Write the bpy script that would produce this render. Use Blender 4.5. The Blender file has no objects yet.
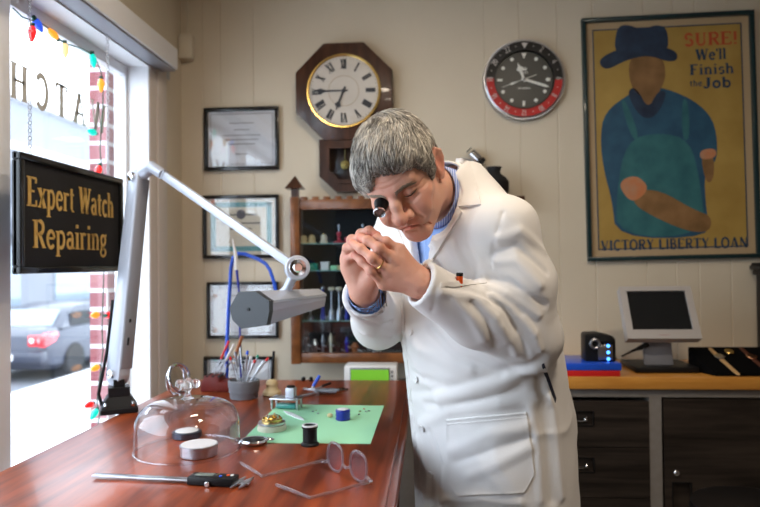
import bpy, bmesh, math, random
import numpy as np
from mathutils import Vector, Matrix, noise as mnoise
from mathutils.bvhtree import BVHTree
sc = bpy.context.scene
# ---------------------------------------------------------------- camera
F_PX = 640.0
YAW, PITCH, ROLL = math.radians(4.47), math.radians(0.85), math.radians(0.6)
CAM = Vector((0, 0, 1.3))
cd = bpy.data.cameras.new('camera'); cam = bpy.data.objects.new('camera', cd); sc.collection.objects.link(cam)
cam.matrix_world = Matrix.Translation(CAM) @ Matrix.Rotation(YAW, 4, 'Z') @ Matrix.Rotation(math.pi/2+PITCH, 4, 'X') @ Matrix.Rotation(-ROLL, 4, 'Z')
cd.sensor_width = 36; cd.lens = 36*F_PX/760; cd.clip_start = 0.05; cd.clip_end = 200
cd.dof.use_dof = True; cd.dof.focus_distance = 1.33; cd.dof.aperture_fstop = 3.4
sc.camera = cam
# ---------------------------------------------------------------- world, lights, exposure
sc.view_settings.view_transform = 'Standard'; sc.view_settings.look = 'None'
sc.view_settings.gamma = 1; sc.view_settings.use_curve_mapping = False
sc.view_settings.exposure = 0.0
w = bpy.data.worlds.new('sky'); sc.world = w; w.use_nodes = True
bgn = w.node_tree.nodes['Background']; bgn.inputs[0].default_value = (0.80, 0.89, 1.0, 1); bgn.inputs[1].default_value = 6.5
def area(name, loc, rot, sx, sy, power, col, portal=False):
    l = bpy.data.lights.new(name, 'AREA'); l.shape = 'RECTANGLE'; l.size = sx; l.size_y = sy; l.energy = power; l.color = col
    if portal: l.cycles.is_portal = True
    o = bpy.data.objects.new(name, l); sc.collection.objects.link(o); o.location = loc; o.rotation_euler = rot; return o
area('daylight_opening', (-1.30, 1.0, 1.35), (0, math.radians(-90), 0), 1.6, 3.1, 1, (1, 1, 1), True)
area('ceiling_lamp', (0.55, 0.75, 2.62), (0, 0, 0), 0.25, 0.25, 19, (1.0, 0.84, 0.66))
area('ceiling_lamp', (-0.30, 1.45, 2.62), (0, 0, 0), 0.25, 0.25, 10, (1.0, 0.84, 0.66))
area('ceiling_lamp', (1.3, -0.8, 2.62), (0, 0, 0), 0.25, 0.25, 9, (1.0, 0.86, 0.70))
try: sc.cycles.use_denoising = True
except Exception: pass
# ---------------------------------------------------------------- layout helpers
RM = cam.matrix_world.to_3x3()
def ray(px, py): return RM @ Vector(((px-380)/F_PX, (253.5-py)/F_PX, -1))
def onY(px, py, Y): d = ray(px, py); return CAM + d*(Y/d.y)
def onX(px, py, X): d = ray(px, py); return CAM + d*(X/d.x)
def onZ(px, py, Z): d = ray(px, py); return CAM + d*((Z-1.3)/d.z)
V = Vector
# ---------------------------------------------------------------- materials
def mat(name, col, rough=0.5, metal=0.0, noise=None, bump=None, coat=0.0, emis=None, trans=0.0, ior=1.45, stretch=(1,1,1), sss=0.0, spec=0.5, sheen=0.0):
    m = bpy.data.materials.new(name); m.use_nodes = True; nt = m.node_tree; b = nt.nodes['Principled BSDF']
    b.inputs['Base Color'].default_value = (*col, 1); b.inputs['Roughness'].default_value = rough; b.inputs['Metallic'].default_value = metal
    b.inputs['IOR'].default_value = ior; b.inputs['Specular IOR Level'].default_value = spec
    if coat: b.inputs['Coat Weight'].default_value = coat; b.inputs['Coat Roughness'].default_value = 0.06
    if trans: b.inputs['Transmission Weight'].default_value = trans
    if sheen: b.inputs['Sheen Weight'].default_value = sheen
    if sss:
        b.inputs['Subsurface Weight'].default_value = sss; b.inputs['Subsurface Radius'].default_value = (1, .35, .2); b.inputs['Subsurface Scale'].default_value = 0.006
    if emis: b.inputs['Emission Color'].default_value = (*emis[0], 1); b.inputs['Emission Strength'].default_value = emis[1]
    if noise or bump:
        tc = nt.nodes.new('ShaderNodeTexCoord'); mp = nt.nodes.new('ShaderNodeMapping'); mp.inputs['Scale'].default_value = stretch
        nt.links.new(tc.outputs['Object'], mp.inputs[0])
    if noise:
        s, col2 = noise; n = nt.nodes.new('ShaderNodeTexNoise'); n.inputs['Scale'].default_value = s; n.inputs['Detail'].default_value = 5
        nt.links.new(mp.outputs[0], n.inputs['Vector'])
        r = nt.nodes.new('ShaderNodeValToRGB'); r.color_ramp.elements[0].position = 0.35; r.color_ramp.elements[1].position = 0.68
        r.color_ramp.elements[0].color = (*col, 1); r.color_ramp.elements[1].color = (*col2, 1)
        nt.links.new(n.outputs[0], r.inputs[0]); nt.links.new(r.outputs[0], b.inputs['Base Color'])
    if bump:
        s, st = bump; n = nt.nodes.new('ShaderNodeTexNoise'); n.inputs['Scale'].default_value = s; n.inputs['Detail'].default_value = 4
        nt.links.new(mp.outputs[0], n.inputs['Vector'])
        bn = nt.nodes.new('ShaderNodeBump'); bn.inputs['Strength'].default_value = st; bn.inputs['Distance'].default_value = 0.002
        nt.links.new(n.outputs[0], bn.inputs['Height']); nt.links.new(bn.outputs[0], b.inputs['Normal'])
    return m
def thin_glass(name, col=(1,1,1), refl_mult=1.0, rough=0.0):
    m = bpy.data.materials.new(name); m.use_nodes = True; nt = m.node_tree; nt.nodes.clear(); N = nt.nodes.new; L = nt.links.new
    out = N('ShaderNodeOutputMaterial'); mx = N('ShaderNodeMixShader'); t = N('ShaderNodeBsdfTransparent'); g = N('ShaderNodeBsdfGlossy'); g.inputs['Roughness'].default_value = rough
    t.inputs[0].default_value = (*col, 1); ge = N('ShaderNodeNewGeometry'); d = N('ShaderNodeVectorMath'); d.operation = 'DOT_PRODUCT'; L(ge.outputs['Incoming'], d.inputs[0]); L(ge.outputs['Normal'], d.inputs[1])
    prev = d.outputs['Value']
    for op, v0, v1 in (('ABSOLUTE', None, None), ('SUBTRACT', 1.0, 'p'), ('POWER', 'p', 5.0), ('MULTIPLY_ADD', 'p', .95*refl_mult)):
        n = N('ShaderNodeMath'); n.operation = op
        if op == 'SUBTRACT': n.inputs[0].default_value = 1.0; L(prev, n.inputs[1])
        else:
            L(prev, n.inputs[0])
            if v1 is not None: n.inputs[1].default_value = v1
        if op == 'MULTIPLY_ADD': n.inputs[2].default_value = .045*refl_mult; n.use_clamp = True
        prev = n.outputs[0]
    L(prev, mx.inputs[0]); L(t.outputs[0], mx.inputs[1]); L(g.outputs[0], mx.inputs[2]); L(mx.outputs[0], out.inputs[0]); return m
def wood(name, c1, c2, scale=3.0, rough=0.35, coat=0.0, stretch=(1, .12, 1), bump=0.05):
    m = mat(name, c1, rough, coat=coat, stretch=stretch); nt = m.node_tree; b = nt.nodes['Principled BSDF']
    tc = nt.nodes.new('ShaderNodeTexCoord'); mp = nt.nodes.new('ShaderNodeMapping'); mp.inputs['Scale'].default_value = stretch
    n = nt.nodes.new('ShaderNodeTexNoise'); n.inputs['Scale'].default_value = scale*6; n.inputs['Detail'].default_value = 8; n.inputs['Distortion'].default_value = 0.6
    n2 = nt.nodes.new('ShaderNodeTexNoise'); n2.inputs['Scale'].default_value = scale*28; n2.inputs['Detail'].default_value = 3
    ad = nt.nodes.new('ShaderNodeMath'); ad.operation = 'MULTIPLY_ADD'; ad.inputs[1].default_value = 0.35
    r = nt.nodes.new('ShaderNodeValToRGB'); r.color_ramp.elements[0].position = 0.5; r.color_ramp.elements[1].position = 0.85
    r.color_ramp.elements[0].color = (*c1, 1); r.color_ramp.elements[1].color = (*c2, 1)
    nt.links.new(tc.outputs['Object'], mp.inputs[0]); nt.links.new(mp.outputs[0], n.inputs['Vector']); nt.links.new(mp.outputs[0], n2.inputs['Vector'])
    nt.links.new(n2.outputs[0], ad.inputs[0]); nt.links.new(n.outputs[0], ad.inputs[2]); nt.links.new(ad.outputs[0], r.inputs[0]); nt.links.new(r.outputs[0], b.inputs['Base Color'])
    bn = nt.nodes.new('ShaderNodeBump'); bn.inputs['Strength'].default_value = bump; bn.inputs['Distance'].default_value = 0.002
    nt.links.new(ad.outputs[0], bn.inputs['Height']); nt.links.new(bn.outputs[0], b.inputs['Normal'])
    return m
M = {}
M['wall'] = mat('cream_paint', (.63,.555,.43), .55, noise=(3, (.67,.595,.465)), bump=(60, .12))
M['ceil'] = mat('ceiling_paint', (.42,.38,.32), .8); M['unseen_wall'] = mat('unseen_wall_dark_brown', (.14,.09,.06), .6)  # ceiling and unseen walls kept dark to cut bounced light
M['floor'] = mat('floor_carpet', (.12,.10,.09), .9, noise=(60, (.17,.15,.13)))
M['white_trim'] = mat('white_trim_paint', (.86,.87,.90), .35, noise=(8, (.89,.90,.93)))
M['trim_warm'] = mat('warm_trim_paint', (.66,.60,.55), .4)
M['lintel_shade'] = mat('lintel_shade_grey', (.40,.43,.46), .5)  # grey stands for the wall's shade above the window
M['dark_frame'] = mat('black_frame_lacquer', (.008,.009,.010), .25, coat=.3)
M['black'] = mat('black_plastic', (.008,.008,.009), .42, spec=.3)
M['blackm'] = mat('matte_black', (.010,.010,.011), .75)
M['chrome'] = mat('chrome', (.78,.78,.80), .12, 1.0)
M['steel'] = mat('brushed_steel', (.55,.56,.60), .3, 1.0, bump=(300, .15))
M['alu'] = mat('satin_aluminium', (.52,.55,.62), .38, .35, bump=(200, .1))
M['alu_side'] = mat('grey_aluminium_and_arm_shade', (.33,.34,.38), .45, .35)  # grey metal parts, also the painted shade on the lamp arm's side
M['gold'] = mat('brass', (.75,.52,.18), .25, 1.0)
M['goldpaint'] = mat('gold_leaf_lettering', (.58,.36,.09), .45, noise=(40, (.66,.43,.13)))
M['table'] = wood('red_mahogany_lacquer', (.085,.013,.005), (.36,.070,.018), 2.2, .30, .10, (1, .10, 1))
M['oak'] = wood('orange_oak', (.50,.20,.03), (.66,.31,.06), 3, .35, .3, (.12, 1, 1))
M['walnut'] = wood('dark_walnut', (.030,.012,.007), (.085,.034,.018), 4, .35, .25, (1, 1, .15))
M['cabwood'] = wood('reddish_cherry', (.09,.030,.010), (.26,.095,.028), 4, .3, .3, (.3, 1, .3))
M['wenge'] = wood('dark_wenge_laminate', (.012,.009,.007), (.045,.034,.027), 5, .4, .1, (.06, 1, 1))
M['grey_frame'] = mat('grey_laminate', (.24,.22,.20), .5, noise=(30, (.27,.25,.23)))
M['paper'] = mat('paper', (.62,.65,.70), .7)
M['paper_warm'] = mat('cream_paper', (.62,.58,.48), .7)
M['teal'] = mat('teal_print', (.10,.30,.33), .7)
M['ink'] = mat('grey_ink', (.12,.12,.14), .7)
M['glass'] = thin_glass('clear_window_glass', (.97,.99,1), 1.0)
M['picglass'] = thin_glass('picture_glass', (1,1,1), 1.6, .02)
M['cabglass'] = thin_glass('cabinet_glass', (.92,.97,1), 1.3)
M['cream_dial'] = mat('aged_ivory_dial', (.62,.58,.52), .5, noise=(9, (.56,.52,.46)))
M['dialink'] = mat('dial_black_ink', (.03,.035,.045), .5)
M['ring_ink'] = mat('dial_tan_ring', (.42,.33,.20), .5)
M['red'] = mat('bezel_red', (.45,.015,.015), .4, spec=.3)
M['white'] = mat('white_plastic', (.78,.78,.78), .4)
M['cream_plastic'] = mat('cream_plastic', (.66,.60,.48), .45)
M['mat_green'] = mat('pale_green_card', (.36,.74,.45), .7, noise=(4, (.38,.77,.48)))
M['blue'] = mat('bright_blue_plastic', (.015,.09,.62), .3, coat=.3)
M['bluedk'] = mat('deep_blue_plastic', (.01,.02,.30), .3, coat=.2, bump=(80, .5))
M['redp'] = mat('red_plastic', (.62,.02,.02), .35)
M['orange'] = mat('orange_plastic', (.80,.10,.01), .35)
M['maroon'] = mat('maroon_stained_wood', (.16,.018,.016), .4, noise=(20, (.20,.03,.02)))
M['greypot'] = mat('grey_turned_plastic', (.17,.18,.20), .5, bump=(60, .3))
M['ltwood'] = mat('pale_boxwood', (.66,.50,.26), .45, noise=(18, (.70,.56,.32)))
M['brownhandle'] = mat('brown_wood_handle', (.30,.10,.03), .45)
M['greenp'] = mat('green_plastic', (.02,.30,.18), .4)
M['pinkred'] = mat('crimson_enamel', (.45,.03,.06), .4)
M['tealdark'] = mat('dark_teal_backing', (.006,.015,.020), .7)
M['velvet'] = mat('black_velvet', (.003,.003,.0035), .95, spec=.1)
M['leather_tan'] = mat('tan_leather', (.58,.36,.16), .55)
M['leather_brown'] = mat('brown_leather', (.10,.035,.02), .5)
M['rosegold'] = mat('rose_gold', (.75,.38,.22), .25, 1.0)
M['monitor'] = mat('beige_grey_plastic', (.44,.41,.39), .4)
M['screen'] = mat('black_screen', (.012,.013,.014), .2)
M['brick'] = mat('brick_red', (.42,.13,.12), .8, noise=(14, (.5,.22,.2)))
M['mortar'] = mat('pale_mortar', (.75,.72,.72), .8)
M['concrete'] = mat('pale_concrete', (.62,.63,.66), .85, noise=(6, (.68,.69,.72)))
M['asphalt'] = mat('asphalt', (.13,.14,.16), .85, noise=(20, (.17,.18,.20)))
M['facade'] = mat('pale_facade', (.24,.25,.28), .8)
M['facade2'] = mat('grey_facade', (.13,.14,.17), .8)
M['car'] = mat('metallic_grey_car_paint', (.035,.040,.062), .35, .2, coat=.35)
M['tyre'] = mat('tyre_rubber', (.02,.02,.022), .8)
M['carglass'] = mat('car_glass', (.22,.27,.33), .05, coat=.5)
M['taillight'] = mat('red_taillight', (.75,.02,.03), .2, coat=.6, emis=((.9,.03,.03), .25))
M['wirex'] = mat('green_wire', (.02,.10,.06), .6)
# ---------------------------------------------------------------- mesh builder
WL = {}
def rotm(rx=0, ry=0, rz=0): return Matrix.Rotation(math.radians(rz),4,'Z') @ Matrix.Rotation(math.radians(ry),4,'Y') @ Matrix.Rotation(math.radians(rx),4,'X')
def frame(o, x, y):
    x = V(x).normalized(); y = (V(y) - x*V(y).dot(x)).normalized(); z = x.cross(y)
    return Matrix(((x.x,y.x,z.x,o[0]),(x.y,y.y,z.y,o[1]),(x.z,y.z,z.z,o[2]),(0,0,0,1)))
def zframe(o, z):
    z = V(z).normalized(); h = V((1,0,0)) if abs(z.x) < .9 else V((0,1,0)); y = z.cross(h).normalized(); x = y.cross(z)
    return Matrix(((x.x,y.x,z.x,o[0]),(x.y,y.y,z.y,o[1]),(x.z,y.z,z.z,o[2]),(0,0,0,1)))
class G:
    def __init__(s): s.bm = bmesh.new(); s.mi = 0
    def _new(s, fn):
        b = bmesh.new(); fn(b)
        vm = {}; 
        for v in b.verts: vm[v] = s.bm.verts.new(v.co)
        for f in b.faces:
            try: nf = s.bm.faces.new([vm[v] for v in f.verts]); nf.material_index = s.mi
            except ValueError: pass
        b.free(); return s
    def raw(s, vs, fs, T=None):
        nv = [s.bm.verts.new((T @ V(v)) if T else v) for v in vs]
        for f in fs:
            try: nf = s.bm.faces.new([nv[i] for i in f]); nf.material_index = s.mi
            except ValueError: pass
        return s
    def box(s, c, size, R=None, bev=0.0, seg=2):
        def fn(b):
            bmesh.ops.create_cube(b, size=1); bmesh.ops.scale(b, vec=size, verts=b.verts)
            if bev: bmesh.ops.bevel(b, geom=b.edges[:], offset=bev, segments=seg, affect='EDGES', profile=.5)
            if R is not None: bmesh.ops.transform(b, matrix=R, verts=b.verts)
            bmesh.ops.translate(b, vec=V(c), verts=b.verts)
        return s._new(fn)
    def bb(s, x0, x1, y0, y1, z0, z1, bev=0.0): return s.box(((x0+x1)/2,(y0+y1)/2,(z0+z1)/2), (abs(x1-x0),abs(y1-y0),abs(z1-z0)), None, bev)
    def lathe(s, prof, T, n=32, sc_=(1,1), ring=False):
        vs = []; fs = []; 
        for r, z in prof:
            for k in range(n): a = 2*math.pi*k/n; vs.append((r*math.cos(a)*sc_[0], r*math.sin(a)*sc_[1], z))
        m = len(prof)
        for i in range(m-1):
            for k in range(n): fs.append((i*n+k, i*n+(k+1)%n, (i+1)*n+(k+1)%n, (i+1)*n+k))
        if ring:
            for k in range(n): fs.append(((m-1)*n+k, (m-1)*n+(k+1)%n, (k+1)%n, k))
        else:
            if prof[0][0] > 1e-3: fs.append(tuple(reversed(range(n))))
            if prof[-1][0] > 1e-3: fs.append(tuple(range((m-1)*n, m*n)))
        def fn(b):
            vv = [b.verts.new((T @ V(v))) for v in vs]
            for f in fs: b.faces.new([vv[i] for i in f])
            bmesh.ops.remove_doubles(b, verts=b.verts[:], dist=1e-6)
        return s._new(fn)
    def cyl(s, a, b, r, r2=None, n=20, bev=0):
        a = V(a); b = V(b); r2 = r if r2 is None else r2; L = (b-a).length
        p = [(r,0),(r2,L)] if not bev else [(r-bev,0),(r,bev),(r2,L-bev),(r2-bev,L)]
        return s.lathe(p, zframe(a, b-a), n)
    def tube(s, pts, r, n=8, closed=False):
        pts = [V(p) for p in pts]; m = len(pts); rs = r if isinstance(r, (list,tuple)) else [r]*m
        vs = []; fs = []; prev = None
        for i, p in enumerate(pts):
            t = (pts[(i+1)%m]-pts[i-1]) if closed else (pts[min(i+1,m-1)]-pts[max(i-1,0)])
            t.normalize()
            if prev is None: h = V((0,0,1)) if abs(t.z) < .9 else V((1,0,0)); u = t.cross(h).normalized()
            else: u = (prev - t*prev.dot(t)).normalized()
            prev = u; w_ = t.cross(u)
            for k in range(n): a = 2*math.pi*k/n; vs.append(p + (u*math.cos(a)+w_*math.sin(a))*rs[i])
        for i in range(m if closed else m-1):
            j = (i+1)%m
            for k in range(n): fs.append((i*n+k, i*n+(k+1)%n, j*n+(k+1)%n, j*n+k))
        if not closed: fs.append(tuple(reversed(range(n)))); fs.append(tuple(range((m-1)*n, m*n)))
        return s.raw(vs, fs)
    def prism(s, poly, T, d0, d1, bev=0):
        def fn(b):
            v0 = [b.verts.new((x,y,d0)) for x,y in poly]; v1 = [b.verts.new((x,y,d1)) for x,y in poly]; n = len(poly)
            b.faces.new(list(reversed(v0))); b.faces.new(v1)
            for i in range(n): b.faces.new((v0[i], v0[(i+1)%n], v1[(i+1)%n], v1[i]))
            bmesh.ops.recalc_face_normals(b, faces=b.faces)
            if bev: bmesh.ops.bevel(b, geom=b.edges[:], offset=bev, segments=2, affect='EDGES', profile=.5)
            bmesh.ops.transform(b, matrix=T, verts=b.verts)
        return s._new(fn)
    def ball(s, c, r, n=16, sz=(1,1,1), R=None):
        def fn(b):
            bmesh.ops.create_uvsphere(b, u_segments=n, v_segments=max(6,n//2), radius=r); bmesh.ops.scale(b, vec=sz, verts=b.verts)
            if R is not None: bmesh.ops.transform(b, matrix=R, verts=b.verts)
            bmesh.ops.translate(b, vec=V(c), verts=b.verts)
        return s._new(fn)
    def torus(s, c, ax, R, r, n=32, k=10, sz=(1,1)):
        T = zframe(c, ax); return s.tube([T @ V((R*math.cos(2*math.pi*i/n)*sz[0], R*math.sin(2*math.pi*i/n)*sz[1], 0)) for i in range(n)], r, k, True)
    def done(s, name, mats, parent=None, kind=None, label=None, cat=None, group=None, smooth=True, loc=None, recalc=True):
        if recalc: bmesh.ops.recalc_face_normals(s.bm, faces=s.bm.faces)
        me = bpy.data.meshes.new(name)
        if parent is not None: L = WL[parent]
        elif loc is not None: L = V(loc)
        elif kind == 'structure': L = V((0,0,0))
        else:
            co = [v.co for v in s.bm.verts]; L = V(((min(c.x for c in co)+max(c.x for c in co))/2, (min(c.y for c in co)+max(c.y for c in co))/2, min(c.z for c in co)))
        bmesh.ops.translate(s.bm, vec=-L, verts=s.bm.verts); s.bm.to_mesh(me); s.bm.free()
        if smooth:
            me.shade_smooth(); me.set_sharp_from_angle(angle=math.radians(35))
        return link(name, me, mats, parent, kind, label, cat, group, L)
def link(name, me, mats, parent=None, kind=None, label=None, cat=None, group=None, L=V((0,0,0))):
    o = bpy.data.objects.new(name, me); sc.collection.objects.link(o)
    for m in (mats if isinstance(mats, (list,tuple)) else [mats]): me.materials.append(M[m] if isinstance(m, str) else m)
    if parent is not None: o.parent = parent; WL[o] = WL[parent]
    else: o.location = L; WL[o] = V(L)
    if kind: o['kind'] = kind
    if label: o['label'] = label
    if cat: o['category'] = cat
    if group: o['group'] = group
    return o
def thing(name, label, cat, loc, group=None):
    o = bpy.data.objects.new(name, None); sc.collection.objects.link(o); o.location = loc; o.empty_display_size = .05; WL[o] = V(loc)
    o['label'] = label; o['category'] = cat
    if group: o['group'] = group
    return o
def arc(cx, cy, r, a0, a1, n=12, ry=None):
    ry = r if ry is None else ry
    return [(cx+r*math.cos(math.radians(a0+(a1-a0)*i/n)), cy+ry*math.sin(math.radians(a0+(a1-a0)*i/n))) for i in range(n+1)]
# ---------------------------------------------------------------- lettering: stroked serif alphabet, x-height .66, cap height 1
def ln(*p): return list(p)
T_, t_ = .17, .075     # thick, thin
GL = {  # char: (advance, [(polyline, width)], [serif (x,y,halfwidth)])
 'E': (.66, [([(.16,0),(.16,1)],T_),([(.16,.97),(.56,.97)],t_),([(.16,.52),(.46,.52)],t_),([(.16,.03),(.58,.03)],t_),([(.56,.97),(.56,.80)],t_),([(.58,.03),(.58,.22)],t_)], [(.12,0,.12),(.12,1,.12)]),
 'x': (.58, [([(.12,.66),(.46,0)],T_),([(.46,.66),(.12,0)],t_)], [(.12,0,.1),(.46,0,.11),(.12,.66,.11),(.46,.66,.1)]),
 'p': (.62, [([(.15,-.3),(.15,.66)],.14),(arc(.33,.33,.18,120,-120,14,.31),.11)], [(.15,-.3,.13),(.1,.66,.08)]),
 'e': (.54, [(arc(.28,.33,.19,10,320,18,.31),.12),([(.11,.37),(.46,.37)],t_)], []),
 'r': (.46, [([(.15,0),(.15,.66)],.14),(arc(.30,.50,.13,150,40,6),.09)], [(.15,0,.12),(.1,.66,.08)]),
 't': (.42, [([(.18,.1),(.18,.86)],.13),([(.05,.64),(.36,.64)],t_),(arc(.29,.13,.11,180,300,6),.08)], []),
 'W': (.98, [([(.12,1),(.30,0)],T_),([(.30,0),(.50,.95)],t_),([(.50,.95),(.68,0)],T_),([(.68,0),(.88,1)],t_)], [(.12,1,.13),(.50,1,.1),(.88,1,.12)]),
 'a': (.56, [([(.40,.02),(.40,.46)],.13),(arc(.25,.47,.155,0,160,8,.17),.09),(arc(.25,.2,.15,60,300,12,.17),.11),([(.40,.04),(.52,.04)],t_)], []),
 'c': (.50, [(arc(.28,.33,.19,45,315,16,.31),.12)], []),
 'h': (.62, [([(.15,0),(.15,1)],.14),(arc(.31,.46,.15,170,0,8,.18),.10),([(.46,.46),(.46,0)],.13)], [(.15,0,.11),(.46,0,.11),(.1,1,.08)]),
 'R': (.70, [([(.16,0),(.16,1)],T_),([(.16,.97),(.36,.97)],t_),(arc(.36,.74,.19,90,-90,10,.23),.13),([(.36,.51),(.16,.51)],t_),([(.34,.5),(.58,.02)],.15)], [(.14,0,.13),(.12,1,.12),(.60,0,.09)]),
 'i': (.32, [([(.16,0),(.16,.66)],.14),([(.16,.84),(.16,.98)],.14)], [(.16,0,.12),(.11,.66,.08)]),
 'n': (.62, [([(.15,0),(.15,.66)],.14),(arc(.31,.46,.15,170,0,8,.18),.10),([(.46,.46),(.46,0)],.13)], [(.15,0,.11),(.46,0,.11),(.1,.66,.08)]),
 'g': (.58, [(arc(.26,.42,.155,0,360,18,.21),.11),(arc(.26,-.10,.18,0,360,18,.17),.09),([(.16,.22),(.14,.12),(.34,.06)],.08),([(.38,.58),(.50,.66)],.08)], []),
 'S': (.60, [(arc(.30,.74,.18,30,250,12,.22),.13),(arc(.30,.27,.19,80,-150,12,.24),.14)], [(.48,.84,.04),(.12,.14,.04)]),
 'U': (.74, [([(.18,1),(.18,.3)],T_),(arc(.37,.3,.19,180,360,12,.26),.11),([(.56,.3),(.56,1)],t_)], [(.18,1,.14),(.56,1,.11)]),
 '!': (.34, [([(.16,.3),(.16,1)],.15),([(.16,0),(.16,.13)],.15)], []),
 "'": (.2, [([(.1,.75),(.1,1)],.1)], []),
 'l': (.30, [([(.15,0),(.15,1)],.14)], [(.15,0,.11),(.1,1,.08)]),
 'F': (.62, [([(.16,0),(.16,1)],T_),([(.16,.97),(.56,.97)],t_),([(.16,.52),(.44,.52)],t_)], [(.16,0,.13),(.12,1,.12)]),
 's': (.48, [(arc(.25,.49,.14,30,250,10,.14),.10),(arc(.25,.18,.15,80,-150,10,.16),.11)], []),
 'J': (.56, [([(.36,1),(.36,.2)],T_),(arc(.22,.2,.14,0,-170,8,.18),.10)], [(.36,1,.14)]),
 'o': (.58, [(arc(.29,.33,.19,0,360,18,.31),.12)], []),
 'b': (.60, [([(.15,0),(.15,1)],.14),(arc(.32,.33,.18,120,-120,14,.31),.11)], [(.1,1,.08)]),
 'V': (.74, [([(.12,1),(.37,0)],T_),([(.37,0),(.62,1)],t_)], [(.12,1,.1),(.62,1,.1)]),
 'I': (.34, [([(.17,0),(.17,1)],T_)], [(.17,0,.12),(.17,1,.12)]),
 'X': (.74, [([(.12,1),(.60,0)],T_),([(.60,1),(.12,0)],t_)], [(.12,1,.1),(.6,1,.1),(.12,0,.1),(.6,0,.1)]),
 'C': (.70, [(arc(.38,.5,.26,45,315,18,.48),.14)], [(.58,.84,.03)]),
 'T': (.68, [([(.34,0),(.34,1)],T_),([(.06,.97),(.62,.97)],t_),([(.08,.97),(.08,.82)],t_),([(.60,.97),(.60,.82)],t_)], [(.34,0,.13)]),
 'O': (.76, [(arc(.38,.5,.28,0,360,24,.48),.14)], []),
 'Y': (.7, [([(.12,1),(.35,.48)],T_),([(.60,1),(.35,.48)],t_),([(.35,.48),(.35,0)],T_)], [(.35,0,.12),(.12,1,.1),(.6,1,.09)]),
 'L': (.60, [([(.16,0),(.16,1)],T_),([(.16,.03),(.54,.03)],t_),([(.54,.03),(.54,.2)],t_)], [(.14,0,.12),(.16,1,.12)]),
 'B': (.66, [([(.16,0),(.16,1)],T_),(arc(.32,.75,.17,90,-90,10,.22),.12),(arc(.34,.27,.2,90,-90,10,.24),.13),([(.16,.97),(.32,.97)],t_),([(.16,.52),(.32,.52)],t_),([(.16,.03),(.34,.03)],t_)], []),
 'A': (.76, [([(.12,0),(.38,1)],t_),([(.38,1),(.64,0)],T_),([(.22,.33),(.55,.33)],t_)], [(.12,0,.11),(.64,0,.12)]),
 'N': (.80, [([(.16,0),(.16,1)],t_),([(.16,1),(.62,0)],T_),([(.62,0),(.62,1)],t_)], [(.16,0,.11),(.12,1,.1),(.62,1,.11)]),
 'H': (.80, [([(.17,0),(.17,1)],T_),([(.62,0),(.62,1)],T_),([(.17,.52),(.62,.52)],t_)], [(.17,0,.12),(.17,1,.12),(.62,0,.12),(.62,1,.12)]),
 'M': (.9, [([(.14,0),(.14,1)],t_),([(.14,1),(.44,.1)],T_),([(.44,.1),(.74,1)],t_),([(.74,1),(.74,0)],T_)], []),
 'G': (.74, [(arc(.38,.5,.26,45,330,18,.48),.14),([(.6,.1),(.6,.45),(.45,.45)],.1)], []),
 '0': (.6, [(arc(.3,.5,.2,0,360,18,.46),.13)], []), '1': (.4, [([(.1,.8),(.22,1),(.22,0)],.13)], []),
 '2': (.58, [(arc(.28,.74,.18,170,-30,10,.22)+[(.1,.04),(.5,.04)],.12)], []),
 '4': (.6, [([(.42,0),(.42,1),(.08,.3),(.55,.3)],.12)], []),
 '6': (.58, [(arc(.29,.3,.19,0,360,16,.26),.12),([(.12,.4),(.2,.8),(.42,1)],.12)], []),
 '8': (.58, [(arc(.29,.74,.16,0,360,14,.21),.12),(arc(.29,.26,.19,0,360,16,.24),.12)], []), ' ': (.34, [], []), '-': (.4, [([(.08,.45),(.34,.45)],.1)], []),
}
def stroke2d(g, pl, w_, T, d, sx=1, sy=1, ox=0, oy=0):
    P = [V((x*sx+ox, y*sy+oy)) for x, y in pl]; closed = (P[0]-P[-1]).length < 1e-6 and len(P) > 2
    if closed: P = P[:-1]
    n = len(P); Lf = []; Rt = []
    for i in range(n):
        a = P[i-1] if (i > 0 or closed) else P[i]; b = P[(i+1)%n] if (i < n-1 or closed) else P[i]
        t1 = (P[i]-a); t2 = (b-P[i]); t = (t1.normalized() if t1.length else V((0,0))) + (t2.normalized() if t2.length else V((0,0)))
        t = t.normalized() if t.length > 1e-6 else V((1,0)); nn = V((-t.y, t.x)); c = 1.0
        if t1.length and t2.length: c = max(.45, abs(t.dot(t1.normalized())))
        Lf.append(P[i]+nn*w_*.5/c); Rt.append(P[i]-nn*w_*.5/c)
    vs = []; fs = []
    for i in range(n):
        for q in (Lf[i], Rt[i]): vs.append((q.x, q.y, d)); 
    m = n if closed else n-1
    for i in range(m): j = (i+1)%n; fs.append((2*i, 2*i+1, 2*j+1, 2*j))
    N = len(vs); vs += [(x,y,0) for x,y,z in vs]; fs += [tuple(N+k for k in reversed(f)) for f in fs]
    for i in range(m):
        j = (i+1)%n; fs.append((2*i, 2*j, N+2*j, N+2*i)); fs.append((2*i+1, N+2*i+1, N+2*j+1, 2*j+1))
    if not closed: fs.append((0, N, N+1, 1)); fs.append((2*n-2, 2*n-1, N+2*n-1, N+2*n-2))
    g.raw(vs, fs, T)
def letters(g, text, T, h, d=.0015, sx=1.0, center=True, serif=True, bold=1.0, track=0.0):
    Wd = sum(GL[c][0]+track for c in text)*h*sx; x = -Wd/2 if center else 0
    for c in text:
        adv, st, se = GL[c]
        for pl, w_ in st: stroke2d(g, pl, w_*h*bold*(.5+.5*sx), T, d, h*sx, h, x, 0)
        if serif:
            for (sx_, sy_, hw) in se: stroke2d(g, [(sx_-hw, sy_), (sx_+hw, sy_)], .05*h*bold, T, d*.97, h*sx, h, x, (.02*h if sy_ < .1 else -.02*h))
        x += (adv+track)*h*sx
    return Wd
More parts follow.
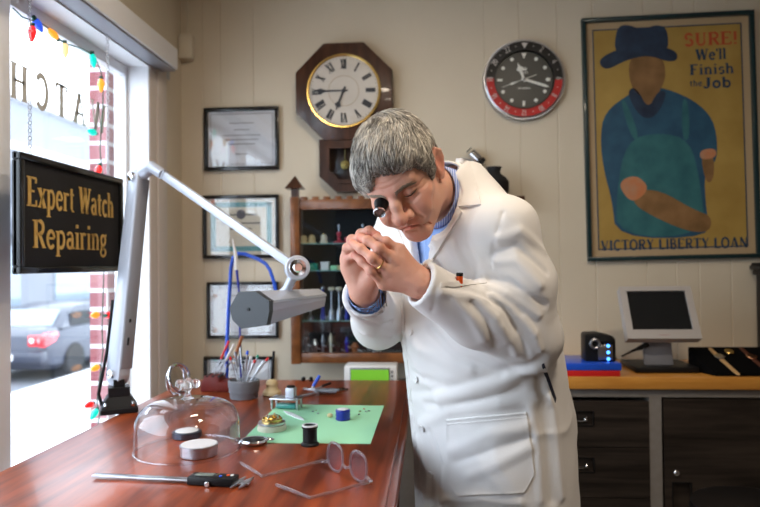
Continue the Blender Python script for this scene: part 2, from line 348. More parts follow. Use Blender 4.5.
# ================================================================ STRUCTURE
XL, YB = -1.11, 2.8
ZT = .88
G().bb(-1.24, 2.4, -2.2, 2.95, -.10, 0).done('floor', 'floor', kind='structure')
G().bb(-1.24, 2.4, -2.2, 2.95, 2.7, 2.8).done('ceiling', 'ceil', kind='structure')
def plank_wall():
    g = G(); xs = sorted([-1.24]+[onY(p, 250, YB).x for p in (204,222,255,487,522,560,596,647,676,699,731)]+[1.50,1.62,1.80,1.98,2.4]); pr = [(-1.24, YB)]
    for x in xs[1:-1]: pr += [(x-.0030, YB), (x, YB+.0028), (x+.0030, YB)]
    pr += [(2.4, YB)]; n = len(pr); vs = [(x, y, z) for z in (0, 2.7) for x, y in pr]+[(-1.24, 2.95, 0), (2.4, 2.95, 0), (-1.24, 2.95, 2.7), (2.4, 2.95, 2.7)]
    fs = [(i, i+1, n+i+1, n+i) for i in range(n-1)]; a = 2*n; fs += [(a, a+2, a+3, a+1), tuple(range(n-1, -1, -1))+(a, a+1), tuple(range(n, 2*n))+(a+3, a+2), (0, n, a+2, a), (n-1, a+1, a+3, 2*n-1)]
    g.raw(vs, fs); g.done('wall_back', 'wall', kind='structure', smooth=False)
plank_wall()
G().bb(2.3, 2.4, -2.2, YB, 0, 2.7).done('wall_right', 'unseen_wall', kind='structure')
G().bb(-1.24, 2.3, -2.3, -2.2, 0, 2.7).done('wall_front', 'unseen_wall', kind='structure')
WY0, WY1, WZ0, WZ1 = -.20, 2.44, .60, 2.09
g = G(); g.bb(-1.24, XL, -2.2, YB, 0, WZ0); g.bb(-1.24, XL, -2.2, YB, WZ1, 2.7); g.bb(-1.24, XL, -2.2, WY0, WZ0, WZ1); g.bb(-1.24, XL, WY1, YB, WZ0, WZ1)
g.done('wall_left', 'wall', kind='structure', smooth=False)
G().bb(-1.112, -1.106, -1.9, 2.66, WZ1+.004, 2.22).done('lintel_shade_strip', 'lintel_shade', kind='structure')  # thin added strip, shade of the wall under the blind put into its grey
g = G(); g.bb(XL, XL+.014, WY1+.004, 2.60, 0, 2.16, .002); g.bb(XL+.014, XL+.022, WY1+.06, 2.585, 0, 2.16, .002); g.done('trim_2', 'trim_warm', kind='structure')
G().bb(-1.24, XL+.010, WY1-.004, WY1+.004, WZ0, WZ1).done('trim_3', 'white_trim', kind='structure')
G().bb(-1.185, XL+.010, WY0, WY1, WZ1-.003, WZ1+.004).done('trim_4', 'white_trim', kind='structure')
G().bb(-1.185, XL+.035, WY0, WY1, WZ0-.02, WZ0+.006, .003).done('trim_5', 'white_trim', kind='structure')
for n_, (y0, y1) in enumerate(((1.700, WY1), (WY0, 1.56))):
    g = G(); s0 = .008; s1 = .02
    for a in ((y0, y0+s0, WZ0, WZ1), (y1-s1, y1, WZ0, WZ1), (y0+s0, y1-s1, WZ1-.042, WZ1), (y0+s0, y1-s1, WZ0, WZ0+.03)): g.bb(-1.225, -1.185, *a, .002)
    wf = g.done('window_%d' % (n_+1), 'white_trim', kind='structure', loc=(0,0,0))
    G().bb(-1.208, -1.204, y0+s0, y1-s1, WZ0+.03, WZ1-.042).done('glass_pane', 'glass', wf)
G().bb(-1.235, -1.165, 1.560, 1.700, WZ0, WZ1, .004).done('trim_6', 'white_trim', kind='structure')
G().bb(-1.186, -1.178, 1.700, 1.708, WZ0, WZ1).done('trim_7', 'cabwood', kind='structure')
G().bb(XL, XL+.012, 2.60, YB, 0, .12, .003).done('baseboard_left', 'trim_warm', kind='structure'); G().bb(XL, 2.3, YB-.014, YB, 0, .12, .003).done('baseboard_back', 'trim_warm', kind='structure')
# outside
ZS = -.80
G().bb(-6.8, -1.24, -12, 40, ZS-.3, ZS).done('sidewalk', 'concrete', kind='structure')
G().bb(-6.95, -6.8, -12, 40, ZS-.3, ZS+.01, .01).done('kerb', 'mortar', kind='structure')
G().bb(-60, -6.95, -12, 60, ZS-.4, ZS-.10).done('street', 'asphalt', kind='structure')
M['brickwall'] = mat('red_and_white_brick', (.42,.13,.12), .8)
nt = M['brickwall'].node_tree; bt = nt.nodes.new('ShaderNodeTexBrick'); tc = nt.nodes.new('ShaderNodeTexCoord'); sx_ = nt.nodes.new('ShaderNodeSeparateXYZ'); cx_ = nt.nodes.new('ShaderNodeCombineXYZ'); ad = nt.nodes.new('ShaderNodeMath'); ad.operation = 'ADD'
nt.links.new(tc.outputs['Object'], sx_.inputs[0]); nt.links.new(sx_.outputs[0], ad.inputs[0]); nt.links.new(sx_.outputs[1], ad.inputs[1]); nt.links.new(ad.outputs[0], cx_.inputs[0]); nt.links.new(sx_.outputs[2], cx_.inputs[1]); nt.links.new(cx_.outputs[0], bt.inputs[0])
bt.inputs['Scale'].default_value = 1; bt.inputs['Brick Width'].default_value = .2; bt.inputs['Row Height'].default_value = .075; bt.inputs['Mortar Size'].default_value = .009
bt.inputs['Color1'].default_value = (.20,.04,.05,1); bt.inputs['Color2'].default_value = (.34,.14,.15,1); bt.inputs['Mortar'].default_value = (.60,.56,.60,1); nt.links.new(bt.outputs[0], nt.nodes['Principled BSDF'].inputs[0])
G().bb(-1.378, -1.305, 2.50, 2.9, ZS, 3.2).done('wall_outside', 'brickwall', kind='structure', smooth=False)
# ================================================================ PERSON (signed-distance modelling, meshed with surface nets)
def _len(a): return np.sqrt((a*a).sum(1))
def smin(a, b, k):
    h = np.maximum(k-np.abs(a-b), 0)/k; return np.minimum(a, b)-h*h*k*.25
def smax(a, b, k): return -smin(-a, -b, k)
def sph(P, c, r): return _len(P-np.array(c, 'f4'))-r
def ell(P, c, r, R=None):
    q = P-np.array(c, 'f4')
    if R is not None: q = q @ R
    r = np.array(r, 'f4'); k0 = _len(q/r); k1 = _len(q/(r*r))+1e-9; return k0*(k0-1)/k1
def rc(P, a, b, ra, rb):
    a = np.array(a, 'f4'); b = np.array(b, 'f4'); d = b-a; t = np.clip((P-a)@d/(d@d+1e-12), 0, 1); return _len(P-a-t[:, None]*d)-(ra+(rb-ra)*t)
def chain(P, pts, rs, k=.004):
    d = None
    for i in range(len(pts)-1):
        e = rc(P, pts[i], pts[i+1], rs[i], rs[i+1]); d = e if d is None else smin(d, e, k)
    return d
def bump(P, a, b, w_, A):   # fold: raised (A>0) or sunken line
    return A*np.exp(-(rc(P, a, b, 0, 0)/w_)**2)
_rng = np.random.RandomState(5); _lat = _rng.rand(32, 32, 32).astype('f4')
def vnoise(P, s):
    q = P*s; i = np.floor(q).astype(int); f = q-i; f = f*f*(3-2*f); o = 0
    for dx in (0, 1):
        for dy in (0, 1):
            for dz in (0, 1):
                o = o+_lat[(i[:, 0]+dx) & 31, (i[:, 1]+dy) & 31, (i[:, 2]+dz) & 31]*(f[:, 0] if dx else 1-f[:, 0])*(f[:, 1] if dy else 1-f[:, 1])*(f[:, 2] if dz else 1-f[:, 2])
    return o*2-1
def sdf_mesh(fn, lo, hi, h, B=6, slack=1.6):
    lo = np.array(lo, float); n = np.ceil((np.array(hi)-lo)/(h*B)).astype(int)
    cx = [lo[i]+(np.arange(n[i])+.5)*h*B for i in range(3)]
    CP = np.stack(np.meshgrid(*cx, indexing='ij'), -1).reshape(-1, 3).astype('f4')
    cd_ = fn(CP); act = np.abs(cd_) < B*h*.87*slack+.004
    vol = np.repeat(np.repeat(np.repeat(cd_.reshape(n), B, 0), B, 1), B, 2).astype('f4')
    ids = np.argwhere(act.reshape(n)); off = np.stack(np.meshgrid(*[np.arange(B)]*3, indexing='ij'), -1).reshape(-1, 3)
    for s in range(0, len(ids), 1500):
        gi = (ids[s:s+1500, None, :]*B+off[None]).reshape(-1, 3); P = (lo+gi*h).astype('f4')
        vol[gi[:, 0], gi[:, 1], gi[:, 2]] = fn(P)
    vol[0] = vol[-1] = 1; vol[:, 0] = vol[:, -1] = 1; vol[:, :, 0] = vol[:, :, -1] = 1
    S = vol < 0; c = [slice(None, -1), slice(1, None)]
    tot = sum(S[c[a], c[b], c[d]].astype('i1') for a in (0, 1) for b in (0, 1) for d in (0, 1))
    A = np.argwhere((tot > 0) & (tot < 8)); idx = -np.ones(tot.shape, int); idx[A[:, 0], A[:, 1], A[:, 2]] = np.arange(len(A))
    acc = np.zeros((len(A), 3)); cnt = np.zeros(len(A))
    for ax in range(3):
        o = [i for i in range(3) if i != ax]
        for u in (0, 1):
            for v in (0, 1):
                e0 = A.copy(); e0[:, o[0]] += u; e0[:, o[1]] += v; e1 = e0.copy(); e1[:, ax] += 1
                d0 = vol[e0[:, 0], e0[:, 1], e0[:, 2]]; d1 = vol[e1[:, 0], e1[:, 1], e1[:, 2]]; m = (d0 < 0) != (d1 < 0)
                t = np.where(m, d0/(d0-d1+1e-12), 0); p = e0.astype(float); p[:, ax] += t; acc[m] += p[m]; cnt[m] += 1
    vs = lo+acc/cnt[:, None]*h; fs = []
    for ax in range(3):
        o = [(ax+1) % 3, (ax+2) % 3]; sl0 = [slice(1, -1)]*3; sl0[ax] = slice(None, -1); sl1 = [slice(1, -1)]*3; sl1[ax] = slice(1, None)
        a = S[tuple(sl0)]; b = S[tuple(sl1)]
        for flip, mk in ((0, a & ~b), (1, ~a & b)):
            E_ = np.argwhere(mk); E_ = E_+1; E_[:, ax] -= 1
            q = []
            for u, v in ((0, 0), (-1, 0), (-1, -1), (0, -1)):
                e = E_.copy(); e[:, o[0]] += u; e[:, o[1]] += v; q.append(idx[e[:, 0], e[:, 1], e[:, 2]])
            q = np.stack(q, 1); fs.append(q[:, ::-1] if flip else q)
    fs = np.concatenate(fs); return vs, fs[(fs >= 0).all(1)]
def np_mesh(name, vs, fs, smooth=True):
    me = bpy.data.meshes.new(name); me.vertices.add(len(vs)); me.vertices.foreach_set('co', np.asarray(vs, 'f4').ravel())
    me.loops.add(fs.size); me.loops.foreach_set('vertex_index', fs.astype('i4').ravel())
    me.polygons.add(len(fs)); me.polygons.foreach_set('loop_start', np.arange(0, fs.size, fs.shape[1], dtype='i4'))
    try: me.polygons.foreach_set('loop_total', np.full(len(fs), fs.shape[1], 'i4'))
    except Exception: pass
    me.update(calc_edges=True); me.validate()
    if smooth: me.shade_smooth()
    return me
def relax(vs, fs, it=2, lam=.5):
    n = len(vs); e = np.concatenate([fs[:, [0, 1]], fs[:, [1, 2]], fs[:, [2, 3]], fs[:, [3, 0]]]); vs = vs.copy()
    cnt = np.bincount(e[:, 0], minlength=n)+np.bincount(e[:, 1], minlength=n)
    for i in range(it*2):
        l = lam if i % 2 == 0 else -lam*1.04; s = np.zeros_like(vs)
        for a in range(3): s[:, a] = np.bincount(e[:, 0], vs[e[:, 1], a], n)+np.bincount(e[:, 1], vs[e[:, 0], a], n)
        vs += l*(s/np.maximum(cnt, 1)[:, None]-vs)
    return vs
def vmesh(vs, fs): return BVHTree.FromPolygons([tuple(v) for v in vs], [tuple(int(i) for i in f) for f in fs])
# -- head frame (x = his left, -y = face, z = up)
HR = np.array([[.933,.175,-.314],[-.337,.726,-.599],[.123,.665,.737]]); HR = np.linalg.qr(HR)[0]*np.sign(np.diag(np.linalg.qr(HR)[1]))
HT = np.array([-.049,1.350,1.479])
_pv = A3_ = np.array(onY(405,190,1.27)); _ax = _pv-np.array(CAM); _ax /= -np.linalg.norm(_ax)
_Rq = np.array(Matrix.Rotation(math.radians(7), 3, V(_ax))); HT = _pv+_Rq @ (HT-_pv); HR = _Rq @ HR
def H2W(p): return np.asarray(p) @ HR.T+HT
def W2H(p): return ((np.asarray(p)-HT) @ HR).astype('f4')
NECK = W2H([[.062,1.495,1.448]])[0]
def f_neck(P): return rc(P, (0,.012,-.035), NECK, .053, .062)
def f_skull(P): return smin(ell(P, (0,.008,.042), (.0745,.097,.086)), ell(P, (0,-.04,.04), (.062,.053,.052)), .03)
def msmin(P, d, prim, k):
    for s in (1, -1): d = smin(d, prim(s), k)
    return d
def crease(P, pts, w_, A, s=1):   # crease drawn on the face, measured across it
    Q = P.copy(); Q[:, 1] = 0; e = chain(Q, [(s*x, 0, z) for x, z in pts], [0]*len(pts), .001); return A*np.exp(-(e/w_)**2)*np.clip((-P[:, 1]-.045)/.015, 0, 1)
def f_head(P):
    d = f_skull(P)
    d = smin(d, ell(P, (0,-.030,-.035), (.060,.060,.062)), .035)             # face mass
    d = smin(d, rc(P, (.048,.0,-.055), (.016,-.072,-.090), .014, .013), .03); d = smin(d, rc(P, (-.048,.0,-.055), (-.016,-.072,-.090), .014, .013), .03)
    d = smin(d, ell(P, (0,-.076,-.088), (.020,.019,.019)), .022)              # chin
    d = smin(d, f_neck(P), .03)
    for s in (1, -1):
        d = smin(d, ell(P, (s*.047,-.062,-.006), (.019,.020,.015)), .022)     # cheekbone
        d = smin(d, rc(P, (s*.010,-.091,.036), (s*.044,-.074,.040), .0085, .0075), .014)   # brow
        d = smax(d, -ell(P, (s*.031,-.099,.018), (.019,.017,.0115)), .014)    # socket
        d = smin(d, ell(P, (s*.034,-.083,-.030), (.022,.016,.022)), .02)      # cheek
    d = smin(d, chain(P, [(0,-.088,.032),(0,-.107,.010),(0,-.119,-.012)], [.0085,.0100,.0120], .01), .012)   # nose
    d = smin(d, ell(P, (0,-.121,-.0185), (.0135,.0120,.0115)), .008)
    for s in (1, -1):
        d = smin(d, ell(P, (s*.0165,-.104,-.0210), (.0095,.0120,.0098)), .007)
        d = smax(d, -ell(P, (s*.0082,-.112,-.0310), (.0042,.0060,.0045)), .003)
    d = smin(d, ell(P, (0,-.080,-.054), (.030,.020,.022)), .018)               # muzzle
    d = smin(d, chain(P, [(-.026,-.086,-.0550),(0,-.1000,-.0465),(.026,-.086,-.0550)], [.0035,.0045,.0035]), .006)
    d = smin(d, chain(P, [(-.022,-.087,-.0620),(0,-.0970,-.0570),(.022,-.087,-.0620)], [.0035,.0055,.0035]), .006)
    d = d+crease(P, [(-.031,-.0800),(-.028,-.0690),(-.018,-.0575),(0,-.0515),(.018,-.0575),(.028,-.0690),(.031,-.0800)], .0022, .0042)
    d = d+bump(P, (0,-.094,-.070), (0,-.094,-.070), .009, .003)
    for s in (1, -1):
        d = d+crease(P, [(.023,-.012),(.029,-.026),(.036,-.040)], .0040, .0024, s); d = smin(d, ell(P, (s*.038,-.077,-.018), (.013,.013,.018)), .014)  # nasolabial
        d = smin(d, sph(P, (s*.0315,-.0768,.0190), .0142), .004)              # lid ball
        d = d+.0030*np.exp(-(chain(P, [(s*.018,-.090,.0145),(s*.031,-.0925,.0125),(s*.046,-.081,.0155)], [0]*3, .001)/.0013)**2)   # lid slit
        d = d+.0016*np.exp(-(chain(P, [(s*.019,-.091,.026),(s*.032,-.093,.0275),(s*.046,-.080,.022)], [0]*3, .001)/.0018)**2)      # upper crease
        d = d+.0016*np.exp(-(chain(P, [(s*.017,-.092,.006),(s*.031,-.090,-.001),(s*.046,-.079,.005)], [0]*3, .001)/.0026)**2)     # bag
        d = d+crease(P, [(.050,.018),(.060,.024)], .002, .0014, s)+crease(P, [(.050,.012),(.061,.010)], .002, .0014, s)+crease(P, [(.016,.004),(.030,-.003),(.046,.003)], .0024, .0016, s)+crease(P, [(.040,-.078),(.046,-.060)], .003, .0012, s)
        d = d+bump(P, (s*.006,-.100,.026), (s*.009,-.096,.046), .0030, .0022)+bump(P, (s*.030,-.060,-.070), (s*.050,-.030,-.060), .003, .0010)  # frown lines
    d = d+crease(P, [(-.034,.064),(0,.060),(.034,.064)], .0026, .0012)+crease(P, [(-.034,.052),(0,.050),(.034,.053)], .0024, .0010)
    for s in (1, -1):                                                           # ears
        Re = np.array(Matrix.Rotation(math.radians(-s*22), 3, 'Z') @ Matrix.Rotation(math.radians(-12), 3, 'X'))
        c = (s*.0785, .012, .004); q = ((P-np.array(c, 'f4')) @ Re).astype('f4')
        e = ell(q, (0,0,0), (.0065,.0165,.030)); e = smin(e, ell(q, (0,-.004,-.027), (.0050,.009,.011)), .008)
        e = smax(e, -ell(q, (s*.006,-.002,.002), (.006,.0105,.018)), .004)
        rim = chain(q, [(0,-.012,.006),(s*.002,-.012,.020),(s*.003,.0,.030),(s*.004,.013,.020),(s*.003,.016,.004),(0,.010,-.014)], [.0028,.0032,.0034,.0034,.0030,.0025], .003)
        e = smin(e, rim, .004); e = smin(e, ell(q, (s*.001,-.0125,-.003), (.003,.004,.006)), .004); d = smin(d, e, .006)
    return d+.0006*vnoise(P, 60)
# -- arms, hands (world)
def A3(v): return np.array([v[0], v[1], v[2]], 'f4')
def W(px, py, Y): return A3(onY(px, py, Y))
SHL, ELL_, WRL = W(499,232,1.375), W(529,338,1.400), W(421,284,1.262)
SHR, ELR, WRR = W(404,228,1.620), W(379,322,1.560), W(364,292,1.345)
LH = {'i': [W(399,251,1.250), W(386,242,1.240), W(377,239,1.262), W(370,241,1.280)],
      'm': [W(394,260,1.240), W(379,248,1.222), W(368,241,1.236), W(360,237.5,1.254)],
      'r': [W(389,272,1.240), W(372,258,1.217), W(361,249,1.230), W(352,243,1.250)],
      'p': [W(384,284,1.246), W(371,271,1.226), W(362,262,1.236), W(354,255,1.252)]}
LT = [W(414,274,1.278), W(405,260,1.300), W(394,249,1.300), W(384,243,1.296)]
RHN = {'i': [W(355,245,1.322), W(361,234,1.295), W(369,231,1.278), W(377,235,1.272)],
      'm': [W(350,251,1.322), W(352,240,1.292), W(361,238,1.276), W(369,243,1.272)],
      'r': [W(347,260,1.326), W(347.5,248,1.298), W(355,246,1.280), W(363,250,1.276)],
      'p': [W(348,269,1.332), W(348.5,258,1.308), W(355,255,1.293), W(361,258,1.290)]}
RT = [W(370,281,1.325), W(377,266,1.305), W(381,252,1.290), W(380,241,1.282)]
def f_hand(P, Wr, F, Th, El, side):
    d = None; rs0 = {'i': .0150, 'm': .0150, 'r': .0145, 'p': .0130}
    for k in 'imrp':
        a = np.array(Wr)*.85+F[k][0]*.15; e = rc(P, a, F[k][0], .0200, rs0[k]); d = e if d is None else smin(d, e, .016)
    d = smin(d, rc(P, Wr, Th[0], .021, .019), .015); d = smin(d, rc(P, Th[0], Th[1], .0175, .0125), .012)
    v = El-Wr; v = v/np.linalg.norm(v); d = smin(d, rc(P, Wr, Wr+v*.09, .0255, .032), .018)
    fr = {'i': (.0115,.0096,.0088,.0076), 'm': (.0118,.0100,.0090,.0078), 'r': (.0112,.0095,.0086,.0074), 'p': (.0100,.0084,.0076,.0066)}
    g = None
    for k in 'imrp':
        e = chain(P, F[k], fr[k], .004)
        for j in (1, 2): e = smin(e, sph(P, F[k][j], fr[k][j]+.0006), .006)
        g = e if g is None else smin(g, e, .0022)
    d = smin(d, g, .006)
    d = smin(d, chain(P, Th[1:], (.0125,.0108,.0088), .004), .004)
    return d+.0005*vnoise(P, 110)-.0006*vnoise(P, 40)
# -- torso axis
LB = np.array([.64,-.768,0], 'f4'); FB = np.array([-.768,-.64,0], 'f4')
TZ = [.40,.60,.80,.95,1.10,1.22,1.33,1.40,1.45,1.49,1.52]
TX = [.148,.148,.147,.142,.116,.105,.092,.080,.072,.066,.062]
TY = [1.60,1.60,1.595,1.585,1.565,1.545,1.525,1.510,1.500,1.490,1.485]
TA = [.222,.220,.216,.212,.208,.198,.184,.155,.120,.085,.060]
TB = [.172,.173,.174,.176,.176,.160,.140,.122,.100,.080,.062]
def loft(P, off=0.0, sc_=1.0):
    z = P[:, 2]; cx = np.interp(z, TZ, TX); cy = np.interp(z, TZ, TY); a = np.interp(z, TZ, TA)*sc_-off; b = np.interp(z, TZ, TB)*sc_-off
    dx = P[:, 0]-cx; dy = P[:, 1]-cy; l = dx*LB[0]+dy*LB[1]; f = dx*FB[0]+dy*FB[1]
    k0 = np.sqrt((l/a)**2+(f/b)**2); k1 = np.sqrt((l/a**2)**2+(f/b**2)**2)+1e-6
    return (k0*(k0-1)/k1).astype('f4'), l, f, z
def f_torso(P, off=0.0):
    d, l, f, z = loft(P, off); d = smax(smax(d, z-1.525, .03), .42-z, .02)
    d = smin(d, rc(P, (.075,1.497,1.435), SHL, .070-off, .074-off), .05)
    return smin(d, rc(P, (.075,1.505,1.425), SHR, .070-off, .070-off), .05)
def f_body(P):    # hidden trunk, upper arms and legs
    d = f_torso(P, .035); d = smax(d, .86-P[:, 2], .03)
    d = smin(d, rc(P, SHL, ELL_, .045, .038), .04); d = smin(d, rc(P, SHR, ELR, .045, .038), .04)
    d = smin(d, rc(P, ELL_, WRL, .038, .026), .02); d = smin(d, rc(P, ELR, WRR, .038, .026), .02)
    for s in (1, -1):
        h = np.array([.14,1.59,.90])+s*.085*LB; k = np.array([.13,1.58,.50])+s*.10*LB; a = np.array([.14,1.62,.09])+s*.11*LB
        d = smin(d, rc(P, h, k, .085, .055), .03); d = smin(d, rc(P, k, a, .055, .036), .02); d = smin(d, rc(P, a-np.array([0,0,.04]), a+FB*.13-np.array([0,0,.05]), .032, .028), .02)
    return smin(d, rc(P, (.062,1.495,1.448), HT-HR[:, 1]*-.012-HR[:, 2]*.035, .055, .05), .03)
# -- mesh the body
print('body...')
hv, hf = sdf_mesh(f_head, (-.10,-.145,-.16), (.10,.22,.145), .0021); hv = relax(hv, hf, 1, .4)
hand_parts = []
for Wr, F, Th, El in ((WRL, LH, LT, ELL_), (WRR, RHN, RT, ELR)):
    al = np.array(list(np.concatenate([F[k] for k in 'imrp']))+list(Th)+[Wr]); v = El-Wr; v = v/np.linalg.norm(v); al = np.vstack([al, Wr+v*.09])
    fn = lambda P, Wr=Wr, F=F, Th=Th, El=El: f_hand(P, Wr, F, Th, El, 1)
    a, b = sdf_mesh(fn, al.min(0)-.045, al.max(0)+.045, .0016); hand_parts.append((relax(a, b, 1, .4), b))
bv, bf = sdf_mesh(f_body, (-.30,1.15,.0), (.42,1.85,1.60), .010)
allv = [H2W(hv)]+[p[0] for p in hand_parts]+[bv]; allf = []; o_ = 0
for v_, f_ in zip(allv, [hf]+[p[1] for p in hand_parts]+[bf]): allf.append(f_+o_); o_ += len(v_)
skin_me = np_mesh('person_body', np.concatenate(allv), np.concatenate(allf))
tint = np.zeros(o_, 'f4'); Hh = hv
def gauss(c, s): return np.exp(-(((Hh-np.array(c))/np.array(s))**2).sum(1))
tn = .8*gauss((0,-.105,-.054), (.026,.02,.007))+.65*gauss((0,-.120,-.018), (.016,.014,.014))+.45*gauss((.045,-.07,-.015), (.025,.03,.022))+.45*gauss((-.045,-.07,-.015), (.025,.03,.022))+.5*gauss((.08,.01,.0), (.012,.03,.035))+.4*gauss((0,-.085,-.09), (.022,.02,.02))+.35*gauss((0,-.09,.04), (.02,.02,.02))
tint[:len(hv)] = np.clip(tn, 0, 1)
o2 = len(hv)
for (v_, f_), F in zip(hand_parts, (LH, RHN)):
    t = np.zeros(len(v_))
    for k in 'imrp':
        for j, s, a in ((1,.010,.35),(2,.009,.35),(3,.011,.7)): t += a*np.exp(-(((v_-F[k][j])/s)**2).sum(1))
    tint[o2:o2+len(v_)] = np.clip(t, 0, 1)+.12; o2 += len(v_)
at = skin_me.attributes.new('tint', 'FLOAT', 'POINT'); at.data.foreach_set('value', tint)
M['skin'] = mat('skin', (.60,.31,.20), .48, sss=.12, bump=(420, .25), spec=.4)
nt = M['skin'].node_tree; bs = nt.nodes['Principled BSDF']; an = nt.nodes.new('ShaderNodeAttribute'); an.attribute_name = 'tint'
mx = nt.nodes.new('ShaderNodeMix'); mx.data_type = 'RGBA'; mx.inputs[6].default_value = (.68,.40,.285,1); mx.inputs[7].default_value = (.68,.23,.17,1)
nz = nt.nodes.new('ShaderNodeTexNoise'); nz.inputs['Scale'].default_value = 45; ma = nt.nodes.new('ShaderNodeMath'); ma.operation = 'MULTIPLY_ADD'; ma.inputs[1].default_value = .35
nt.links.new(nz.outputs[0], ma.inputs[0]); nt.links.new(an.outputs['Fac'], ma.inputs[2]); nt.links.new(ma.outputs[0], mx.inputs[0]); nt.links.new(mx.outputs[2], bs.inputs['Base Color'])
PB = V((.14,1.60,0))
person = thing('person', 'grey-haired person in white lab coat stooping beside the table, loupe at one eye', 'person', PB)
def pobj(name, vs, fs, m, parent=person, smooth=True):
    me = np_mesh(name, np.asarray(vs)-np.array(PB), fs, smooth); return link(name, me, m, parent)
skin_me.transform(Matrix.Translation(-PB)); body = link('body', skin_me, 'skin', person)
# -- eyes
M['eyew'] = mat('eye_white', (.7,.66,.6), .15); M['iris'] = mat('iris_dark', (.03,.03,.03), .1)
for s in (1, -1):
    c = H2W((s*.0315,-.0778,.0185)); dn = HR @ np.array([0,-.85,-.5]); g = G(); T = zframe(c, dn)
    g.lathe([(.0001,-.012),(.0085,-.0085),(.012,0),(.0108,.0053),(.006,.0104)], T, 20); g.mi = 1; g.lathe([(.006,.0104),(.003,.0116),(.0001,.012)], T, 20); g.done('eye', ['eyew', 'iris'], person)
for s in (1, -1):    # lashes, with the lid slit's shade put into a dark line
    lp_ = [H2W((s*x, y, z)) for x, y, z in ((.019,-.0895,.0150),(.026,-.0925,.0132),(.034,-.0915,.0130),(.041,-.0865,.0142),(.047,-.0800,.0160))]
    G().tube([V(q) for q in lp_], [.0005,.0010,.0011,.0010,.0005], 6).done('lash_shade_line', mat('lash_and_slit_shade', (.03,.022,.018), .8), person)
# -- hair: grooved cap plus strands
print("hair")
print("hair")
ZL = ([-.20,-.100,-.082,-.066,-.052,-.040,-.030,-.022,-.010,.012,.026,.040,.060,.120], [.080,.080,.076,.066,.044,.006,-.014,.006,.034,.036,.020,-.020,-.050,-.058])
def hairline(x, y): return np.interp(y-.0*x, *ZL)+np.where(y < -.05, -.030*np.clip((-x-.008)/.034, 0, 1)-.010*np.clip(x/.04, 0, 1), 0)
def f_hair(P):
    m = hairline(P[:, 0], P[:, 1])-P[:, 2]+.004*vnoise(P*np.array([1,1,.3],'f4'), 160); fade = np.clip(-m/.022, 0, 1)**.7
    d = f_skull(P)-.001-fade*(.0085+.005*np.clip((P[:, 2]-.06)/.06, 0, 1)+.004*np.exp(-((P[:, 1]+.07)/.03)**2)); d = smax(d, m, .004)
    az = np.arctan2(P[:, 0], P[:, 1]+.02); return d+.0013*vnoise(np.stack([az*.09, P[:, 1]*.25, P[:, 2]*.15], 1).astype('f4'), 260)
cv, cf = sdf_mesh(f_hair, (-.11,-.13,-.08), (.11,.14,.165), .0028)
rng = random.Random(3); bvh = vmesh(cv, cf); hvv = [cv]; hff = [cf]; tone = [np.full(len(cv), .30)]; nv_ = len(cv)
M['hair'] = mat('grey_hair', (.20,.18,.16), .5, sheen=.1)
def strand(p, direction, L, r, lift, seg=5, bvh_=None, gravity=(0,0,0)):
    global nv_
    pts = []; q = V(p); d = V(direction).normalized(); st = L/seg
    for i in range(seg+1):
        pts.append(q.copy()); q = q+d*st
        if bvh_ is not None:
            co, no, _, ds = bvh_.find_nearest(q)
            if co is not None:
                tgt = co+no*lift*(i+1)/seg; q = q.lerp(tgt, .75); d = (q-pts[-1]); d = (d-no*d.dot(no)*.6+V(gravity)).normalized()
    vs = []; fs = []
    for i, c in enumerate(pts):
        t = (pts[min(i+1, seg)]-pts[max(i-1, 0)]).normalized(); u = t.cross(V((.3,.5,.81))).normalized(); w2 = t.cross(u); rr = r*(1-.85*(i/seg)**2)
        for k in range(3): a = 2.094*k; vs.append(c+(u*math.cos(a)+w2*math.sin(a))*rr)
    for i in range(seg):
        for k in range(3): fs.append((i*3+k, i*3+(k+1) % 3, i*3+3+(k+1) % 3, i*3+3+k))
    hvv.append(np.array([tuple(v) for v in vs])); hff.append(np.array(fs)+nv_); nv_ += len(vs); tone.append(np.full(len(vs), min(1, max(0, .5+.55*(mnoise.noise(V(p)*55)+mnoise.noise(V(p)*20+V((3,1,2)))*.6)+rng.uniform(-.35,.35)))))
cvs = np.random.RandomState(1).permutation(len(cv))[:7000]
WH = np.array([-.016,.062,.118])   # whorl near the crown
for i in cvs:
    p = cv[i]; co, no, _, _ = bvh.find_nearest(V(p)); flow = V(p-WH); flow = flow-no*flow.dot(no)
    sw = V((-.35,-.25,0)) if p[1] < .03 and p[2] > .05 else V((0,0,0)); flow = flow.normalized()+sw*1.1+V((mnoise.noise(V(p)*40),mnoise.noise(V(p)*40+V((9,0,0))),0))*.5+V((rng.uniform(-.22,.22), rng.uniform(-.22,.22), rng.uniform(-.22,.22)))
    if p[2] < .05: flow += V((0,.15,-.8))
    strand(V(p)-no*.001, flow, rng.uniform(.016,.040), rng.uniform(.0007,.0015), rng.uniform(.0005,.0055), 5, bvh)
HV = np.concatenate(hvv); HF = np.concatenate(hff); hme = np_mesh('hair', H2W(HV)-np.array(PB), HF); ha = hme.attributes.new('tone', 'FLOAT', 'POINT'); ha.data.foreach_set('value', np.concatenate(tone).astype('f4'))
nt = M['hair'].node_tree; bs = nt.nodes['Principled BSDF']; an = nt.nodes.new('ShaderNodeAttribute'); an.attribute_name = 'tone'; cr = nt.nodes.new('ShaderNodeValToRGB')
cr.color_ramp.elements[0].color = (.080,.070,.058,1); cr.color_ramp.elements[1].color = (.82,.77,.68,1); nt.links.new(an.outputs['Fac'], cr.inputs[0]); nt.links.new(cr.outputs[0], bs.inputs['Base Color'])
hair = link('hair', hme, 'hair', person)
